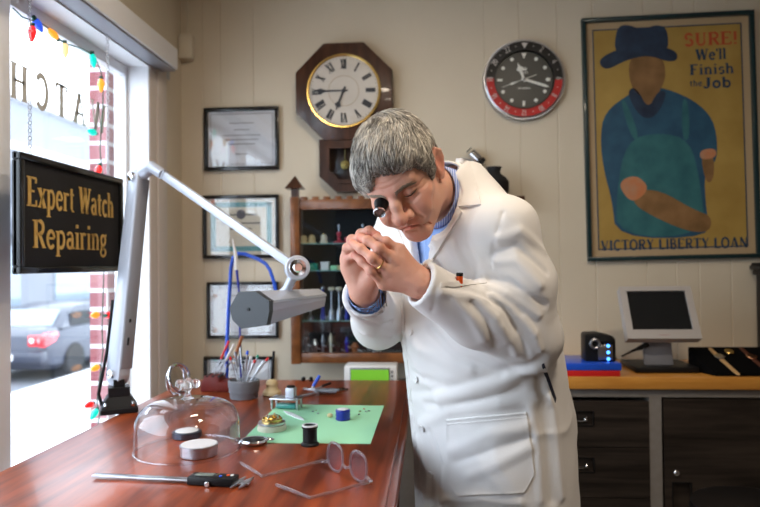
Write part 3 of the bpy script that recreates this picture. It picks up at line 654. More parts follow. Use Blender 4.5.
# brows
hb = vmesh(hv, hf); M['brow'] = mat('eyebrow_hair', (.30,.245,.18), .7)
for s in (1, -1):
    hvv = []; hff = []; tone = []; nv_ = 0
    for i in range(100):
        t = rng.random(); p = V((s*(.010+.037*t), -.12, .0325+.006*math.sin(t*2.4)-.002*t+rng.uniform(-.0050,.0050))); hit = hb.ray_cast(p, V((0,1,0)))
        if hit[0] is not None: strand(hit[0]-V((0,.0002,0)), V((s*1.0,-.25,.25-.6*t)), rng.uniform(.008,.013), .0006, .0012, 3, hb)
    pobj('eyebrow', H2W(np.concatenate(hvv)), np.concatenate(hff), 'brow')
# -- coat
print('coat...')
FOLDS = []   # (polyline on the cloth, width, amplitude)
FPX = [  # photo traced crease lines: (points), width, amplitude (+ raised, - sunken)
 ([(503,212),(495,240),(491,266),(487,292)], .0035, -.0030), ([(497,239),(520,231),(543,250)], .009, .0045), ([(496,250),(516,246),(546,272)], .006, -.0040), ([(494,262),(515,260),(540,285)], .009, .0050),
 ([(489,276),(510,282),(545,305)], .007, -.0045), ([(487,287),(506,294),(538,315)], .008, .0060), ([(486,296),(505,309),(516,330)], .006, -.0060), ([(492,296),(510,308),(534,334)], .007, .0060),
 ([(480,302),(496,318),(506,342)], .007, .0060), ([(472,303),(486,320),(496,346)], .006, -.0050), ([(502,327),(510,340),(516,354)], .006, .0060), ([(513,322),(522,340),(528,357)], .005, -.0050), ([(524,318),(534,334),(540,350)], .006, .0055),
 ([(456,300),(472,318),(484,340)], .008, .0040), ([(441,292),(462,296),(486,300)], .008, .0045), ([(446,286),(470,290),(490,300)], .005, -.0030), ([(428,284),(436,290),(432,312)], .0035, -.0020),
 ([(402,405),(440,398),(472,390),(535,370)], .016, .0060), ([(412,392),(450,388),(500,374),(540,360)], .012, -.0040), ([(420,425),(450,412),(500,404),(540,398)], .012, .0050), ([(425,404),(470,402),(520,388)], .009, -.0040),
 ([(452,450),(490,432),(527,424)], .010, .0050), ([(456,462),(495,448),(530,436)], .008, -.0040), ([(470,475),(500,462),(528,448)], .010, .0045), ([(418,440),(428,470),(426,506)], .010, .0055), ([(430,432),(440,465),(438,506)], .008, -.0045), ([(440,500),(480,498),(520,503)], .010, .0040),
 ([(546,366),(553,408),(562,497)], .008, .0055), ([(540,380),(546,430),(552,500)], .010, -.0060), ([(530,405),(538,450),(540,500)], .010, .0045),
 ([(430,330),(460,356),(500,374)], .010, -.0035), ([(404,330),(420,350),(470,370)], .012, .0040), ([(400,350),(412,372),(440,384)], .010, -.0035), ([(440,225),(452,245),(470,275)], .012, .0030), ([(470,215),(466,240),(476,262)], .010, -.0025), ([(352,322),(366,334),(390,336)], .008, .004), ([(350,312),(368,322),(392,322)], .006, -.0035)]
UAL = W(518,284,1.375)
def f_sleeves(P):
    cuL = WRL+(WRL-ELL_)/np.linalg.norm(WRL-ELL_)*(-.002); mL = (ELL_+WRL)/2-np.array([0,0,.010])
    d = chain(P, [SHL, UAL, ELL_], [.070,.073,.066], .03); d = smin(d, chain(P, [ELL_, mL, cuL], [.064,.058,.046], .02), .03)
    cuR = WRR+(ELR-WRR)*.10; dr = rc(P, SHR, ELR, .070, .060); dr = smin(dr, rc(P, ELR, cuR, .060, .050), .03)
    for Wr, cu, El, w_ in ((WRL, cuL, ELL_, 0), (WRR, cuR, ELR, 1)):
        ax = (Wr-El)/np.linalg.norm(Wr-El); cut = ((P-cu) @ ax).astype('f4')-.004
        if w_ == 0: near = _len(P-cu) < .16; d = np.where(near, smax(d, cut, .003), d)
        else: near = _len(P-cu) < .16; dr = np.where(near, smax(dr, cut, .003), dr)
    # hollow cuffs
    hl = rc(P, WRL+(ELL_-WRL)*.20, WRL+(WRL-ELL_)*.3, .036, .041); hr = rc(P, WRR+(ELR-WRR)*.25, WRR+(WRR-ELR)*.3, .037, .042)
    return smax(d, -hl, .002), smax(dr, -hr, .002)
def f_coat(P):
    d, l, f, z = loft(P); d = smax(d, z-1.530, .02)
    d = smin(d, rc(P, (.072,1.497,1.430), SHL, .066, .074), .035); d = smin(d, rc(P, (.075,1.505,1.425), SHR, .070, .072), .04)
    sl, sr = f_sleeves(P); d = smin(d, sl, np.clip(.010+(z-1.26)/.14*.028, .010, .038)); d = smin(d, sr, .012)
    n1 = vnoise(P*np.array([1,1,.55],'f4'), 9)*.0045+vnoise(P*np.array([1,1,.6],'f4'), 22)*.0026; d = d+n1
    rn = 1-np.abs(vnoise(np.stack([(l*.8+z*.6)*1.0, (z*.8-l*.6)*.35, f*.5], 1).astype('f4'), 16)); d = d-(rn**5)*.0055*np.clip(vnoise(P, 5)+.6, 0, 1)
    for pts, w_, A in FOLDS:
        c0 = (pts[0]+pts[-1])/2; m = _len(P-c0) < max(np.linalg.norm(q_-c0) for q_ in pts)+w_*3.2
        if m.any(): q = P[m]; e = np.zeros(len(P), 'f4'); e[m] = A*np.exp(-(chain(q, pts, [0]*len(pts), .002)/w_)**2); d = d-e
    # front opening: V neck down to the top button, closed overlap below
    wv = np.interp(z, [1.20,1.235,1.33,1.42,1.50,1.56], [-.02,.0,.034,.058,.062,.060]); op = np.abs(l+.012)-wv
    d = smax(d, -smax(smax(op.astype('f4'), (-f+.0).astype('f4'), .01), (1.215-z).astype('f4'), .004), .005)
    d = smax(d, -rc(P, (.070,1.505,1.40), HT-HR[:, 2]*.05, .072, .064), .006)      # neck hole
    inner = loft(P, .020)[0]; inner = smin(inner, rc(P, (.072,1.497,1.430), SHL, .048, .056), .03); inner = smin(inner, rc(P, (.075,1.505,1.425), SHR, .052, .054), .04)
    d = smax(d, -inner, .003)
    return smax(d, (.58-z).astype('f4'), .004)
_v, _f = sdf_mesh(f_coat, (-.22,1.16,.56), (.46,1.86,1.60), .009); _t = vmesh(_v, _f)
for pts_, w_, A in FPX:
    hs = [_t.ray_cast(CAM, ray(x, y).normalized())[0] for x, y in pts_]; hs = [A3(h) for h in hs if h is not None and h.y < 1.75]
    if len(hs) > 1: FOLDS.append((hs, w_, A*1.45))
coat_v, coat_f = sdf_mesh(f_coat, (-.22,1.16,.56), (.46,1.86,1.60), .0042); coat_v = relax(coat_v, coat_f, 1, .4)
M['coat'] = mat('white_cotton_twill', (.80,.79,.78), .85, bump=(380, .18), sheen=.15)
coat = pobj('lab_coat', coat_v, coat_f, 'coat'); coat['label'] = 'white cotton lab coat with open lapels'
cb = vmesh(coat_v, coat_f)
# -- shirt
def f_shirt(P):
    d, l, f, z = loft(P, .024); d = smin(d, rc(P, (.07,1.495,1.43), SHL, .046, .050), .04); d = smin(d, rc(P, (.07,1.503,1.42), SHR, .048, .050), .04)
    ax = np.abs(loft(P)[1]+.010); d = d-.003*np.exp(-((ax-.012)/.004)**2)*(f > 0)+vnoise(P, 28)*.003
    d = smax(d, -rc(P, (.07,1.500,1.42), HT-HR[:, 2]*.05, .058, .053), .006); d = smax(d, (1.0-z).astype('f4'), .01); d = smax(d, (z-1.50).astype('f4'), .01)
    c1 = WRR+(ELR-WRR)*.02; ax_ = (WRR-ELR)/np.linalg.norm(WRR-ELR)    # right shirt cuff
    cu = rc(P, ELR, c1, .040, .036); cu = smax(cu, ((P-c1) @ ax_).astype('f4')-.006, .002); cu = smax(cu, -rc(P, ELR, WRR-(ELR-WRR)*.4, .036, .032), .002)
    c2 = WRL+(ELL_-WRL)*.10; ax2 = (WRL-ELL_)/np.linalg.norm(WRL-ELL_); cl = rc(P, ELL_, c2, .036, .034); cl = smax(cl, ((P-c2) @ ax2).astype('f4'), .002); cl = smax(cl, -rc(P, ELL_, WRL-(ELL_-WRL)*.4, .033, .030), .002)
    return np.minimum(np.minimum(d, cu), cl)
sv, sf = sdf_mesh(f_shirt, (-.20,1.20,.98), (.40,1.80,1.56), .0045)
M['shirt'] = mat('light_blue_shirt_cotton', (.26,.42,.80), .8, noise=(90, (.36,.52,.86)), bump=(300, .15), stretch=(1,1,.15))
pobj('shirt', relax(sv, sf, 1, .4), sf, 'shirt')
# collars: shells round the neck
NB = np.array([.066,1.500,1.44]); NTp = HT-HR[:, 2]*.045+HR[:, 1]*.012
def f_collar(P, t0, t1, r0, r1, th, gap):
    a = NB; b = NTp; d = b-a; t = (P-a) @ d/(d@d); q = P-a-t[:, None]*d; r = _len(q); R_ = r0+(r1-r0)*t; e = np.abs(r-R_)-th
    e = smax(e, ((t-t1)*np.linalg.norm(d)).astype('f4'), .002); e = smax(e, ((t0-t)*np.linalg.norm(d)).astype('f4'), .002)
    ff = (q @ FB)/(r+1e-6); ll = (q @ LB)/(r+1e-6); return smax(e, ((ff-gap)*.05).astype('f4'), .002).astype('f4')
c_v, c_f = sdf_mesh(lambda P: f_collar(P, -.10, .62, .069, .066, .0022, .93), (-.08,1.34,1.36), (.20,1.64,1.60), .0022)
M['stripe'] = mat('blue_striped_collar', (.30,.42,.78), .8)
nt = M['stripe'].node_tree; wv_ = nt.nodes.new('ShaderNodeTexWave'); wv_.inputs['Scale'].default_value = 60; tc = nt.nodes.new('ShaderNodeTexCoord'); cr = nt.nodes.new('ShaderNodeValToRGB')
cr.color_ramp.elements[0].color = (.16,.24,.62,1); cr.color_ramp.elements[1].color = (.55,.64,.88,1); nt.links.new(tc.outputs['Object'], wv_.inputs[0]); nt.links.new(wv_.outputs[0], cr.inputs[0]); nt.links.new(cr.outputs[0], nt.nodes['Principled BSDF'].inputs[0])
pobj('shirt_collar', c_v, c_f, 'stripe')
c_v, c_f = sdf_mesh(lambda P: f_collar(P, -.22, .42, .086, .076, .0030, .25), (-.10,1.32,1.34), (.22,1.66,1.60), .0024); pobj('coat_collar', c_v, c_f, 'coat')
# patches draped on the coat
def patch(name, poly, off, th, m, tree=None, step=1.5, parent=person, maxY=1.75):
    tree = tree or cb; pts2 = poly; xs = [p[0] for p in poly]; ys = [p[1] for p in poly]
    b = bmesh.new(); vv = [b.verts.new((x, y, 0)) for x, y in poly]; b.faces.new(vv)
    for x in np.arange(min(xs)+step, max(xs), step): bmesh.ops.bisect_plane(b, geom=b.verts[:]+b.edges[:]+b.faces[:], plane_co=(x,0,0), plane_no=(1,0,0))
    for y in np.arange(min(ys)+step, max(ys), step): bmesh.ops.bisect_plane(b, geom=b.verts[:]+b.edges[:]+b.faces[:], plane_co=(0,y,0), plane_no=(0,1,0))
    P0 = {}; last = None
    for v in b.verts:
        d = ray(v.co.x, v.co.y).normalized(); h = tree.ray_cast(CAM, d)
        if h[0] is not None and h[0].y < maxY: P0[v] = (h[0], h[1] if h[1].dot(d) < 0 else -h[1]); 
    if not P0: b.free(); return None
    avg = sum((x[0].y for x in P0.values()))/len(P0)
    for v in b.verts:
        if v not in P0:
            j = min(P0, key=lambda q: (q.co-v.co).length); dd = ray(v.co.x, v.co.y); P0[v] = (CAM+dd*(P0[j][0].y/dd.y), P0[j][1])
    dep = {v: (P0[v][0]-CAM).length for v in b.verts}
    for _ in range(8): dep = {v: .5*dep[v]+.5*sum(dep[e.other_vert(v)] for e in v.link_edges)/len(v.link_edges) for v in b.verts}
    for v in b.verts: P0[v] = (CAM+ray(v.co.x, v.co.y).normalized()*dep[v], P0[v][1])
    N = len(b.verts); b.verts.index_update(); vs = [None]*(2*N); fs = []
    for v in b.verts: p, n = P0[v]; vs[v.index] = p+n*(off+th); vs[v.index+N] = p+n*(off-.003)
    for f in b.faces: ix = [v.index for v in f.verts]; fs.append(ix); fs.append([i+N for i in reversed(ix)])
    for e in b.edges:
        if len(e.link_faces) == 1: i, j = e.verts[0].index, e.verts[1].index; fs.append([i, j, j+N, i+N])
    b.free(); g = G(); g.raw(vs, fs); return g.done(name, m, parent)
patch('lapel', [(456,160),(462,160),(469,164),(476,184),(482,206),(470,207),(458,207),(463,213),(446,240),(424,274),(419,272),(436,232),(447,196),(453,172)], .003, .003, 'coat')
patch('lapel', [(386,206),(392,213),(404,240),(412,262),(416,274),(411,274),(398,250),(384,232),(382,214)], .003, .003, 'coat')
patch('chest_pocket', [(440,283),(486,279),(487,284),(440,288)], .001, .002, 'coat')
patch('hip_pocket', [(447,419),(526,412),(534,474),(524,492),(458,496),(449,482)], .0015, .0022, 'coat')
for a, b_, c_, d_ in ((447,419,526,412),(448,423,527,416)): patch('pocket_seam', [(a,b_),(c_,d_),(c_,d_+1.2),(a,b_+1.2)], .0035, .0012, 'coat')
patch('button_placket', [(399,300),(402,300),(412,400),(424,506),(420,506),(409,400)], .001, .0015, 'coat')
for px, py in ((412,332),(417,380),(423,428),(431,474)):
    d = ray(px, py).normalized(); h = cb.ray_cast(CAM, d)
    if h[0] is not None:
        n = h[1] if h[1].dot(d) < 0 else -h[1]; G().lathe([(.0075,.0),(.0082,.0015),(.0082,.0030),(.0070,.0038),(.0050,.0030),(.0001,.0028)], zframe(h[0]+n*.0025, n), 20).done('button', 'white', person)
d = ray(545,375)
patch('side_pocket_slit', [(541,364),(544,363),(556,398),(555,403),(552,396)], .0006, .0006, mat('slit_dark_patch', (.03,.03,.05), .9))  # dark patch draped on the coat to mark the slit
# ring
a, b = LH['r'][0], LH['r'][1]; c = a*.42+b*.58; G().torus(c, b-a, .0108, .0013, 28, 8).done('wedding_ring', 'gold', person, label='gold ring')
# trousers and shoes, below the frame
def f_tr(P):
    d = None
    for s in (1, -1):
        h = np.array([.14,1.59,.86])+s*.085*LB; k = np.array([.13,1.58,.50])+s*.10*LB; a = np.array([.14,1.62,.07])+s*.11*LB; e = chain(P, [h, k, a], [.105,.078,.060], .02); d = e if d is None else smin(d, e, .02)
    return smax(smax(d, (.06-P[:, 2]), .004), P[:, 2]-.90, .01)+vnoise(P, 12)*.004
v_, f_ = sdf_mesh(f_tr, (-.12,1.32,.04), (.40,1.86,.95), .009); pobj('trousers', v_, f_, mat('dark_trousers', (.02,.022,.03), .9))
for s in (1, -1):
    a = np.array([.14,1.62,.045])+s*.11*LB
    v_, f_ = sdf_mesh(lambda P: smax(smin(rc(P, a, a+FB*.17, .045, .038), rc(P, a, a+np.array([0,0,.05]), .045, .048), .02), .0-P[:, 2], .004), a-.12-np.array([.1,.1,0]), a+.14+np.array([.1,.1,0]), .006)
    pobj('shoe', v_, f_, 'black')
# eye loupe held in the eye socket
e0 = H2W((-.0315,-.088,.016)); dr = HR @ np.array([-.05,-1,-.12]); g = G(); T = zframe(e0, dr)
t = thing('eye_loupe', 'black watchmaker loupe with a metal rim held in the eye socket', 'loupe', V(e0))
g.lathe([(.0135,0),(.0150,.002),(.0145,.006),(.0115,.016),(.0122,.026),(.0112,.026),(.0100,.016),(.0130,.002)], T, 36, ring=True).done('barrel', 'black', t)
G().lathe([(.0110,.0255),(.0128,.0255),(.0130,.0300),(.0118,.0310),(.0108,.0300)], T, 36, ring=True).done('rim', 'chrome', t, label='silver rim')
G().lathe([(.0001,.0265),(.0110,.0262),(.0110,.0275),(.006,.0290),(.0001,.0295)], T, 30).done('lens', mat('loupe_lens', (.10,.09,.09), .05, coat=1.0), t)
# marker in chest pocket
h = cb.ray_cast(CAM, ray(459,279).normalized()); p0 = h[0]+V((0,-.006,-.02)); t = thing('marker', 'small orange tube with black cap in the coat chest pocket', 'marker', p0)
G().cyl(p0, p0+V((.001,-.002,.026)), .0066).done('barrel', 'orange', t); G().cyl(p0+V((.001,-.002,.026)), p0+V((.0012,-.0025,.0325)), .0070, n=20, bev=.001).done('cap', 'black', t)
# ================================================================ OUTSIDE THINGS
bt_ = thing('building', 'pale two-storey building across the street with banded facade, seen through the window', 'building', (-18, 30, -.9))
g = G(); g.bb(-26, -18, 8, 70, -.9, 8.6); g.done('wall', 'facade', bt_)
g = G(); g.bb(-26.2, -17.7, 7.8, 70.2, 8.6, 9.1, .05); g.bb(-26, -17.85, 8, 70, 6.4, 6.7); g.done('cornice', 'mortar', bt_)
g = G(); g.bb(-18, -17.2, 8, 70, 2.6, 3.3, .05); g.done('canopy', 'facade2', bt_)
for k in range(9): y = 11+k*6.2; G().bb(-18.05, -17.93, y, y+3.6, 4.0, 5.8).done('window', 'facade2', bt_)
for k in range(6): y = 11+k*9.2; G().bb(-18.05, -17.93, y, y+6.6, -.4, 2.2).done('shop_window', 'carglass', bt_)
# parked car: sedan, tail towards the shop window
def car(x0, y0, zb):
    c = thing('car', 'dark grey sedan parked at the kerb outside the window, red tail light showing', 'car', (x0-.9, y0+2.2, zb))
    N = 45; W2 = .88
    ys = [0,.08,.25,.55,.95,1.25,1.55,2.0,2.5,3.0,3.35,3.8,4.2,4.42,4.5]
    hood = [.62,.86,.96,1.0,1.02,1.02,1.02,1.0,.99,.98,.97,.90,.84,.70,.52]; wd = [.74,.82,.86,.88,.88,.88,.88,.88,.88,.88,.87,.85,.80,.72,.66]; bot = [.36,.26,.22,.20,.20,.20,.20,.20,.20,.20,.20,.20,.22,.28,.36]
    g = G(); vs = []; fs = []; K = 16
    for y, h, w_, b in zip(ys, hood, wd, bot):
        sec = [(-w_*.86, b), (-w_*.97, b+.10), (-w_, (h+b)/2), (-w_*.99, h-.18), (-w_*.93, h-.05), (-w_*.80, h), (-w_*.4, h+.015), (0, h+.02)]
        sec += [(-a, z) for a, z in sec[-2::-1]]; sec += [(0, b)]
        for a, z in sec: vs.append((x0-.9+a, y0+y, zb+z))
    for i in range(len(ys)-1):
        for k in range(K): fs.append((i*K+k, i*K+(k+1) % K, (i+1)*K+(k+1) % K, (i+1)*K+k))
    fs += [tuple(range(K)), tuple(range((len(ys)-1)*K, len(ys)*K))]; g.raw(vs, fs); g.done('body', 'car', c)
    g = G(); vs = []; fs = []; K = 8   # greenhouse
    for y, h, w_ in ((.55,1.0,.80),(1.05,1.32,.66),(1.5,1.43,.62),(2.2,1.44,.62),(2.7,1.36,.64),(3.35,1.0,.80)):
        for a, z in ((-w_-.10*(h > 1.1), .98), (-w_-.02, (h+.98)/2), (-w_*.96, h-.05), (-w_*.7, h), (w_*.7, h), (w_*.96, h-.05), (w_+.02, (h+.98)/2), (w_+.10*(h > 1.1), .98)): vs.append((x0-.9+a, y0+y, zb+z))
    for i in range(5):
        for k in range(K): fs.append((i*K+k, i*K+(k+1) % K, (i+1)*K+(k+1) % K, (i+1)*K+k))
    fs += [tuple(range(K)), tuple(range(5*K, 6*K))]; g.raw(vs, fs); g.done('cabin', 'car', c)
    g = G(); sx = x0-.9
    g.raw([(sx-.60, y0+.60, zb+1.035), (sx+.60, y0+.60, zb+1.035), (sx+.52, y0+1.02, zb+1.325), (sx-.52, y0+1.02, zb+1.325)], [(0,1,2,3)]); g.done('rear_window', 'carglass', c, recalc=False)
    for y1, y2, y3, y4 in ((.95,1.15,1.75,1.80),(1.90,1.93,2.55,2.95)):
        g = G(); T = frame((sx+.765, y0, zb), (0,1,0), (-.32,0,.95)); g.prism([(y1,1.04),(y4,1.04),(y3,1.33),(y2,1.33)], frame((sx+.76+.30, y0, zb-.02), (0,1,0), (-.30,0,1)), -.02, .015); g.done('side_window', 'tyre', c)
    for s in (1, -1):
        for wy in (.92, 3.62):
            a = V((sx+s*.87, y0+wy, zb+.33)); t = G().lathe([(.20,-.10),(.31,-.10),(.335,-.07),(.335,.02),(.31,.05),(.21,.05)], zframe(a, (s,0,0)), 36).done('tyre', 'tyre', c)
            g = G(); g.lathe([(.0001,.0),(.21,.0),(.215,.045),(.20,.045),(.19,.02),(.0001,.02)], zframe(a, (s,0,0)), 32)
            for q in range(7): an_ = q*2*math.pi/7; g.box(a+V((s*.03, math.cos(an_)*.115, math.sin(an_)*.115)), (.02,.17,.045), Matrix.Rotation(an_, 4, 'X'), .006)
            g.lathe([(.0001,.05),(.05,.045),(.055,.02)], zframe(a, (s,0,0)), 20); g.done('wheel_rim', 'steel', c)
        tl = G().prism([(-.16,.70),(.42,.78),(.40,.93),(.05,.95),(-.16,.90)], frame((sx+s*.80+s*.03, y0+.02, zb), (-s*.12 if s<0 else -.12,1,0), (0,0,1)), -.05, .06, .012)
        tl.bb(sx+s*.50, sx+s*.80, y0-.01, y0+.10, zb+.70, zb+.90, .01); tlo = tl.done('tail_light', 'taillight', c)
        for q in (0, 1): G().ball((sx+s*(.74-q*.17), y0-.005, zb+.80), .05, 14, (1,.4,1)).done('lens', 'white', tlo)
    G().bb(sx-.82, sx+.82, y0-.10, y0+.12, zb+.38, zb+.62, .05).done('bumper', 'car', c)
    G().bb(sx-.26, sx+.26, y0-.112, y0-.095, zb+.44, zb+.56, .004).done('number_plate', 'white', c)
car(-7.15, 11.5, -.9)
# ================================================================ WINDOW THINGS
# mirrored lettering painted on the glass
T = frame(onX(86, 118, -1.2035), (0,1,0), (0,0,1))
g = G(); P_ = onX(99, 120, -1.2035); yb = P_.y; zb = onX(67, 119, -1.2035).z
T = Matrix(((0,0,1,-1.2035),(-1,0,0,2.30),(0,1,0,zb),(0,0,0,1)))
letters(g, 'WATCH', T, .106, .0008, 1.05, center=False, bold=1.15, track=.26)
g.done('window_lettering', mat('silver_grey_window_letters', (.62,.62,.58), .6), label='WATCH in grey serif capitals painted on the window glass, seen reversed', cat='lettering', loc=(-1.2035, 2.1, zb))
# string of coloured bulbs
sl = thing('string_lights', 'string of coloured bulbs along the top and far side of the window', 'string lights', onX(95, 60, -1.17))
BL = [(31,23,'w'),(38,25,'blue',(14,10)),(32,33,'red',(-1,14)),(53,34,'orange',(-12,-4)),(65,50,'cream',(1,12)),(93,60,'teal',(3,11)),(101,85,'orange',(0,8)),(92,132,'teal',(-12,0)),(98,171,'red',(-3,6)),(105,264,'red',(5,2)),(95,315,'orange',(-8,0)),(109,315,'red',(5,0)),(95,368,'orange',(-9,1)),(89,405,'red',(-9,0)),(94,414,'teal',(-7,4))]
BM = {'blue': ((.03,.12,.9),.8), 'red': ((.9,.02,.02),1.2), 'orange': ((1,.35,.03),1.1), 'cream': ((1,.75,.35),.9), 'teal': ((.0,.75,.60),.9)}
for k, (c, e) in BM.items(): M['b_'+k] = mat(k+'_lit_bulb', tuple(x*.7 for x in c), .15, emis=(c, e), coat=.6)
wp = [onX(x, y, -1.172) for x, y in ((13,8),(22,17),(31,20),(42,24),(52,31),(60,40),(66,44),(78,47),(88,52),(95,57),(101,72),(103,84),(103,100),(101,130),(100,150),(102,170),(104,220),(104,264),(103,300),(102,330),(103,350),(101,368),(98,390),(97,404),(100,412),(98,425))]
G().tube(wp, .0022, 6).done('wire', 'wirex', sl)
for x, y, k, *dd in BL:
    if k == 'w': continue
    d = dd[0]; c = onX(x, y, -1.172); dz = V((0, d[0], -d[1])).normalized(); c0 = c-dz*.016
    b = G().lathe([(.0001,.044),(.005,.039),(.0105,.025),(.0128,.011),(.010,0),(.007,-.004)], zframe(c0, dz), 16).done('bulb', 'b_'+k, sl)
    G().cyl(c0-dz*.014, c0-dz*.001, .0068, n=12).done('socket', 'wirex', b)
# hanging sign
XS = -1.075
tl, tr, br, bl = onX(14,153,XS), onX(121,177,XS), onX(118,271,XS), onX(14,275,XS)
ztop = (tl.z+tr.z)/2; zbot = (bl.z+br.z)/2; sy0 = tl.y+.012; sy1 = tr.y; cz = (ztop+zbot)/2; sh = ztop-zbot; swd = sy1-sy0
sg = thing('hanging_sign', 'black sign lettered Expert Watch Repairing in gold, hanging on chains in the window', 'sign', (XS, (sy0+sy1)/2, zbot))
G().bb(XS-.012, XS, sy0, sy1, zbot, ztop, .002).done('board', 'blackm', sg)
g = G(); fw = .020
for a in ((sy0, sy1, ztop-fw, ztop), (sy0, sy1, zbot, zbot+fw), (sy0, sy0+fw, zbot+fw, ztop-fw), (sy1-fw, sy1, zbot+fw, ztop-fw)): g.bb(XS-.016, XS+.010, *a, .004)
g.done('frame', 'dark_frame', sg)
TS = Matrix(((0,0,1,XS+.0002),(1,0,0,(sy0+sy1)/2),(0,1,0,0),(0,0,0,1)))
g = G(); letters(g, 'Expert Watch', TS @ Matrix.Translation((-.008, cz+.022, 0)), .080, .002, .88, bold=1.05); g.done('lettering', 'goldpaint', sg)
g = G(); letters(g, 'Repairing', TS @ Matrix.Translation((-.018, cz-.090, 0)), .076, .002, 1.12, bold=1.05); g.done('lettering', 'goldpaint', sg)
for px in (30, 108):
    p = onX(px, 165, XS-.006); g = G(); z = ztop-.004; k = 0
    while z < 2.082: g.torus((XS-.006, p.y, z+.008), ((1,0,0) if k % 2 else (0,1,0)), .0052, .0012, 10, 5, (1, 1)); z += .0105; k += 1
    g.done('chain', 'steel', sg)
# roller blind cassette
rb_ = thing('roller_blind', 'white roller blind cassette mounted over the window head', 'blind', (-1.065, 1.2, 2.10))
G().bb(-1.106, -1.02, -.3, 2.54, 2.10, 2.185, .006).done('cassette', 'white_trim', rb_)
G().bb(-1.100, -1.03, -.28, 2.535, 2.092, 2.102, .002).done('bottom_rail', 'alu_side', rb_)
# corner sensor
g = G(); p0 = onY(188, 62, 2.8); p1 = onY(198, 36, 2.8); p0x = onY(180.5, 50, 2.8).x+.004
sn = thing('wall_sensor', 'cream motion sensor high in the corner by the window', 'sensor', (p0x+.04, 2.77, p0.z))
G().bb(p0x, p0x+.066, 2.752, 2.799, p0.z, p1.z, .014).done('housing', 'cream_plastic', sn)
G().tube([(p0x+.03, 2.793, p1.z), (p0x+.03, 2.794, 2.3), (p0x+.03, 2.794, 2.69)], .005, 8).done('cable', 'cream_plastic', sn)
# ================================================================ WALL THINGS
def quad(px0, py0, px1, py1, Y=YB): a = onY(px0, py0, Y); b = onY(px1, py1, Y); return a.x, b.x, b.z, a.z   # x0 x1 z0 z1
def pframe(label, px0, py0, px1, py1, fw, kind):
    x0, x1, z0, z1 = quad(px0, py0, px1, py1); t = thing('picture_frame', label, 'frame', ((x0+x1)/2, YB, z0), 'framed certificates on the back wall')
    g = G()
    for a in ((x0, x1, z1-fw, z1), (x0, x1, z0, z0+fw), (x0, x0+fw, z0+fw, z1-fw), (x1-fw, x1, z0+fw, z1-fw)): g.bb(a[0], a[1], YB-.022, YB-.001, a[2], a[3], .003)
    g.done('moulding', 'dark_frame', t)
    G().bb(x0+fw, x1-fw, YB-.010, YB-.006, z0+fw, z1-fw).done('sheet', 'paper' if kind != 2 else 'paper_warm', t)
    a, b, c, d = x0+fw, x1-fw, z0+fw, z1-fw; y = YB-.0102; mx_, mz = (a+b)/2, (c+d)/2; g = G()
    def rect(a, b, c, d, w_):
        for r in ((a, b, d-w_, d), (a, b, c, c+w_), (a, a+w_, c, d), (b-w_, b, c, d)): g.bb(r[0], r[1], y-.0006, y, r[2], r[3])
    if kind == 2:
        rect(a+.018, b-.018, c+.016, d-.016, .022); g.done('printed_border', 'teal', t); g = G()
        for k, w_ in ((.70,.07),(.55,.09),(.45,.05)): g.bb(mx_-w_, mx_+w_, y-.0008, y, c+(d-c)*k, c+(d-c)*k+.006)
        g.ball((mx_, y, c+(d-c)*.72), .022, 14, (1,.05,1)); g.done('printed_text', 'ink', t)
    else:
        rect(a+.010, b-.010, c+.010, d-.010, .0025)
        for k, w_ in ((.78,.055),(.66,.035),(.56,.085),(.48,.075),(.40,.06),(.22,.03)): g.bb(mx_-w_, mx_+w_, y-.0008, y, c+(d-c)*k, c+(d-c)*k+.0035)
        g.done('printed_text', 'ink', t)
    G().bb(x0+fw, x1-fw, YB-.016, YB-.0145, z0+fw, z1-fw).done('glazing', 'picglass', t)
pframe('top black frame with a grey certificate in the column beside the octagonal clock', 205, 109, 280, 170, .018, 1)
pframe('black frame holding a certificate with teal border, second from the top', 204, 196, 280, 258, .016, 2)
pframe('thin black frame with white sheet behind the blue tube arch, third down the wall', 208, 282, 279.5, 338, .014, 3)
pframe('lowest black frame, half hidden behind the screwdriver pot', 205, 356, 275, 410, .014, 3)
# octagonal regulator clock
cx, cz_ = onY(345.5, 94.5, YB).x, onY(345.5, 94.5, YB).z; RO = .216*1.05
oc = thing('wall_clock', 'dark walnut octagonal pendulum clock with ivory Roman dial', 'clock', (cx, YB, onY(350,192,YB).z))
def ngon(n, r, a0=0, sy=1): return [(r*math.cos(math.radians(a0+360*k/n)), sy*r*math.sin(math.radians(a0+360*k/n))) for k in range(n)]
TB_ = Matrix(((1,0,0,cx),(0,0,-1,YB),(0,1,0,cz_),(0,0,0,1))) @ Matrix.Scale(.95, 4)     # local xy on wall, +z towards the room
ro = RO/math.cos(math.radians(22.5))*.985
def ring_prism(g, outer, inner, T, d0, d1):
    n = len(outer); vs = [(x,y,d0) for x,y in outer]+[(x,y,d1) for x,y in outer]+[(x,y,d0) for x,y in inner]+[(x,y,d1) for x,y in inner]; fs = []
    for i in range(n): j = (i+1) % n; fs += [(i,j,n+j,n+i), (2*n+i,3*n+i,3*n+j,2*n+j), (n+i,n+j,3*n+j,3*n+i), (i,2*n+i,2*n+j,j)]
    g.raw(vs, fs, T)
g = G(); g.prism(ngon(8, ro*.985, 22.5), TB_, .0, .045, .004); g.prism(ngon(8, ro, 22.5), TB_, .038, .060, .006)
g.done('case', 'walnut', oc)
G().lathe([(.158,.060),(.170,.060),(.172,.066),(.168,.071),(.162,.070),(.158,.066)], TB_, 64, ring=True).done('bezel', 'gold', oc, label='brass ring')
dl = G().lathe([(.0001,.0645),(.158,.0640),(.158,.060),(.0001,.060)], TB_, 64).done('dial', 'cream_dial', oc)
ROM = ['XII','I','II','III','IIII','V','VI','VII','VIII','IX','X','XI']
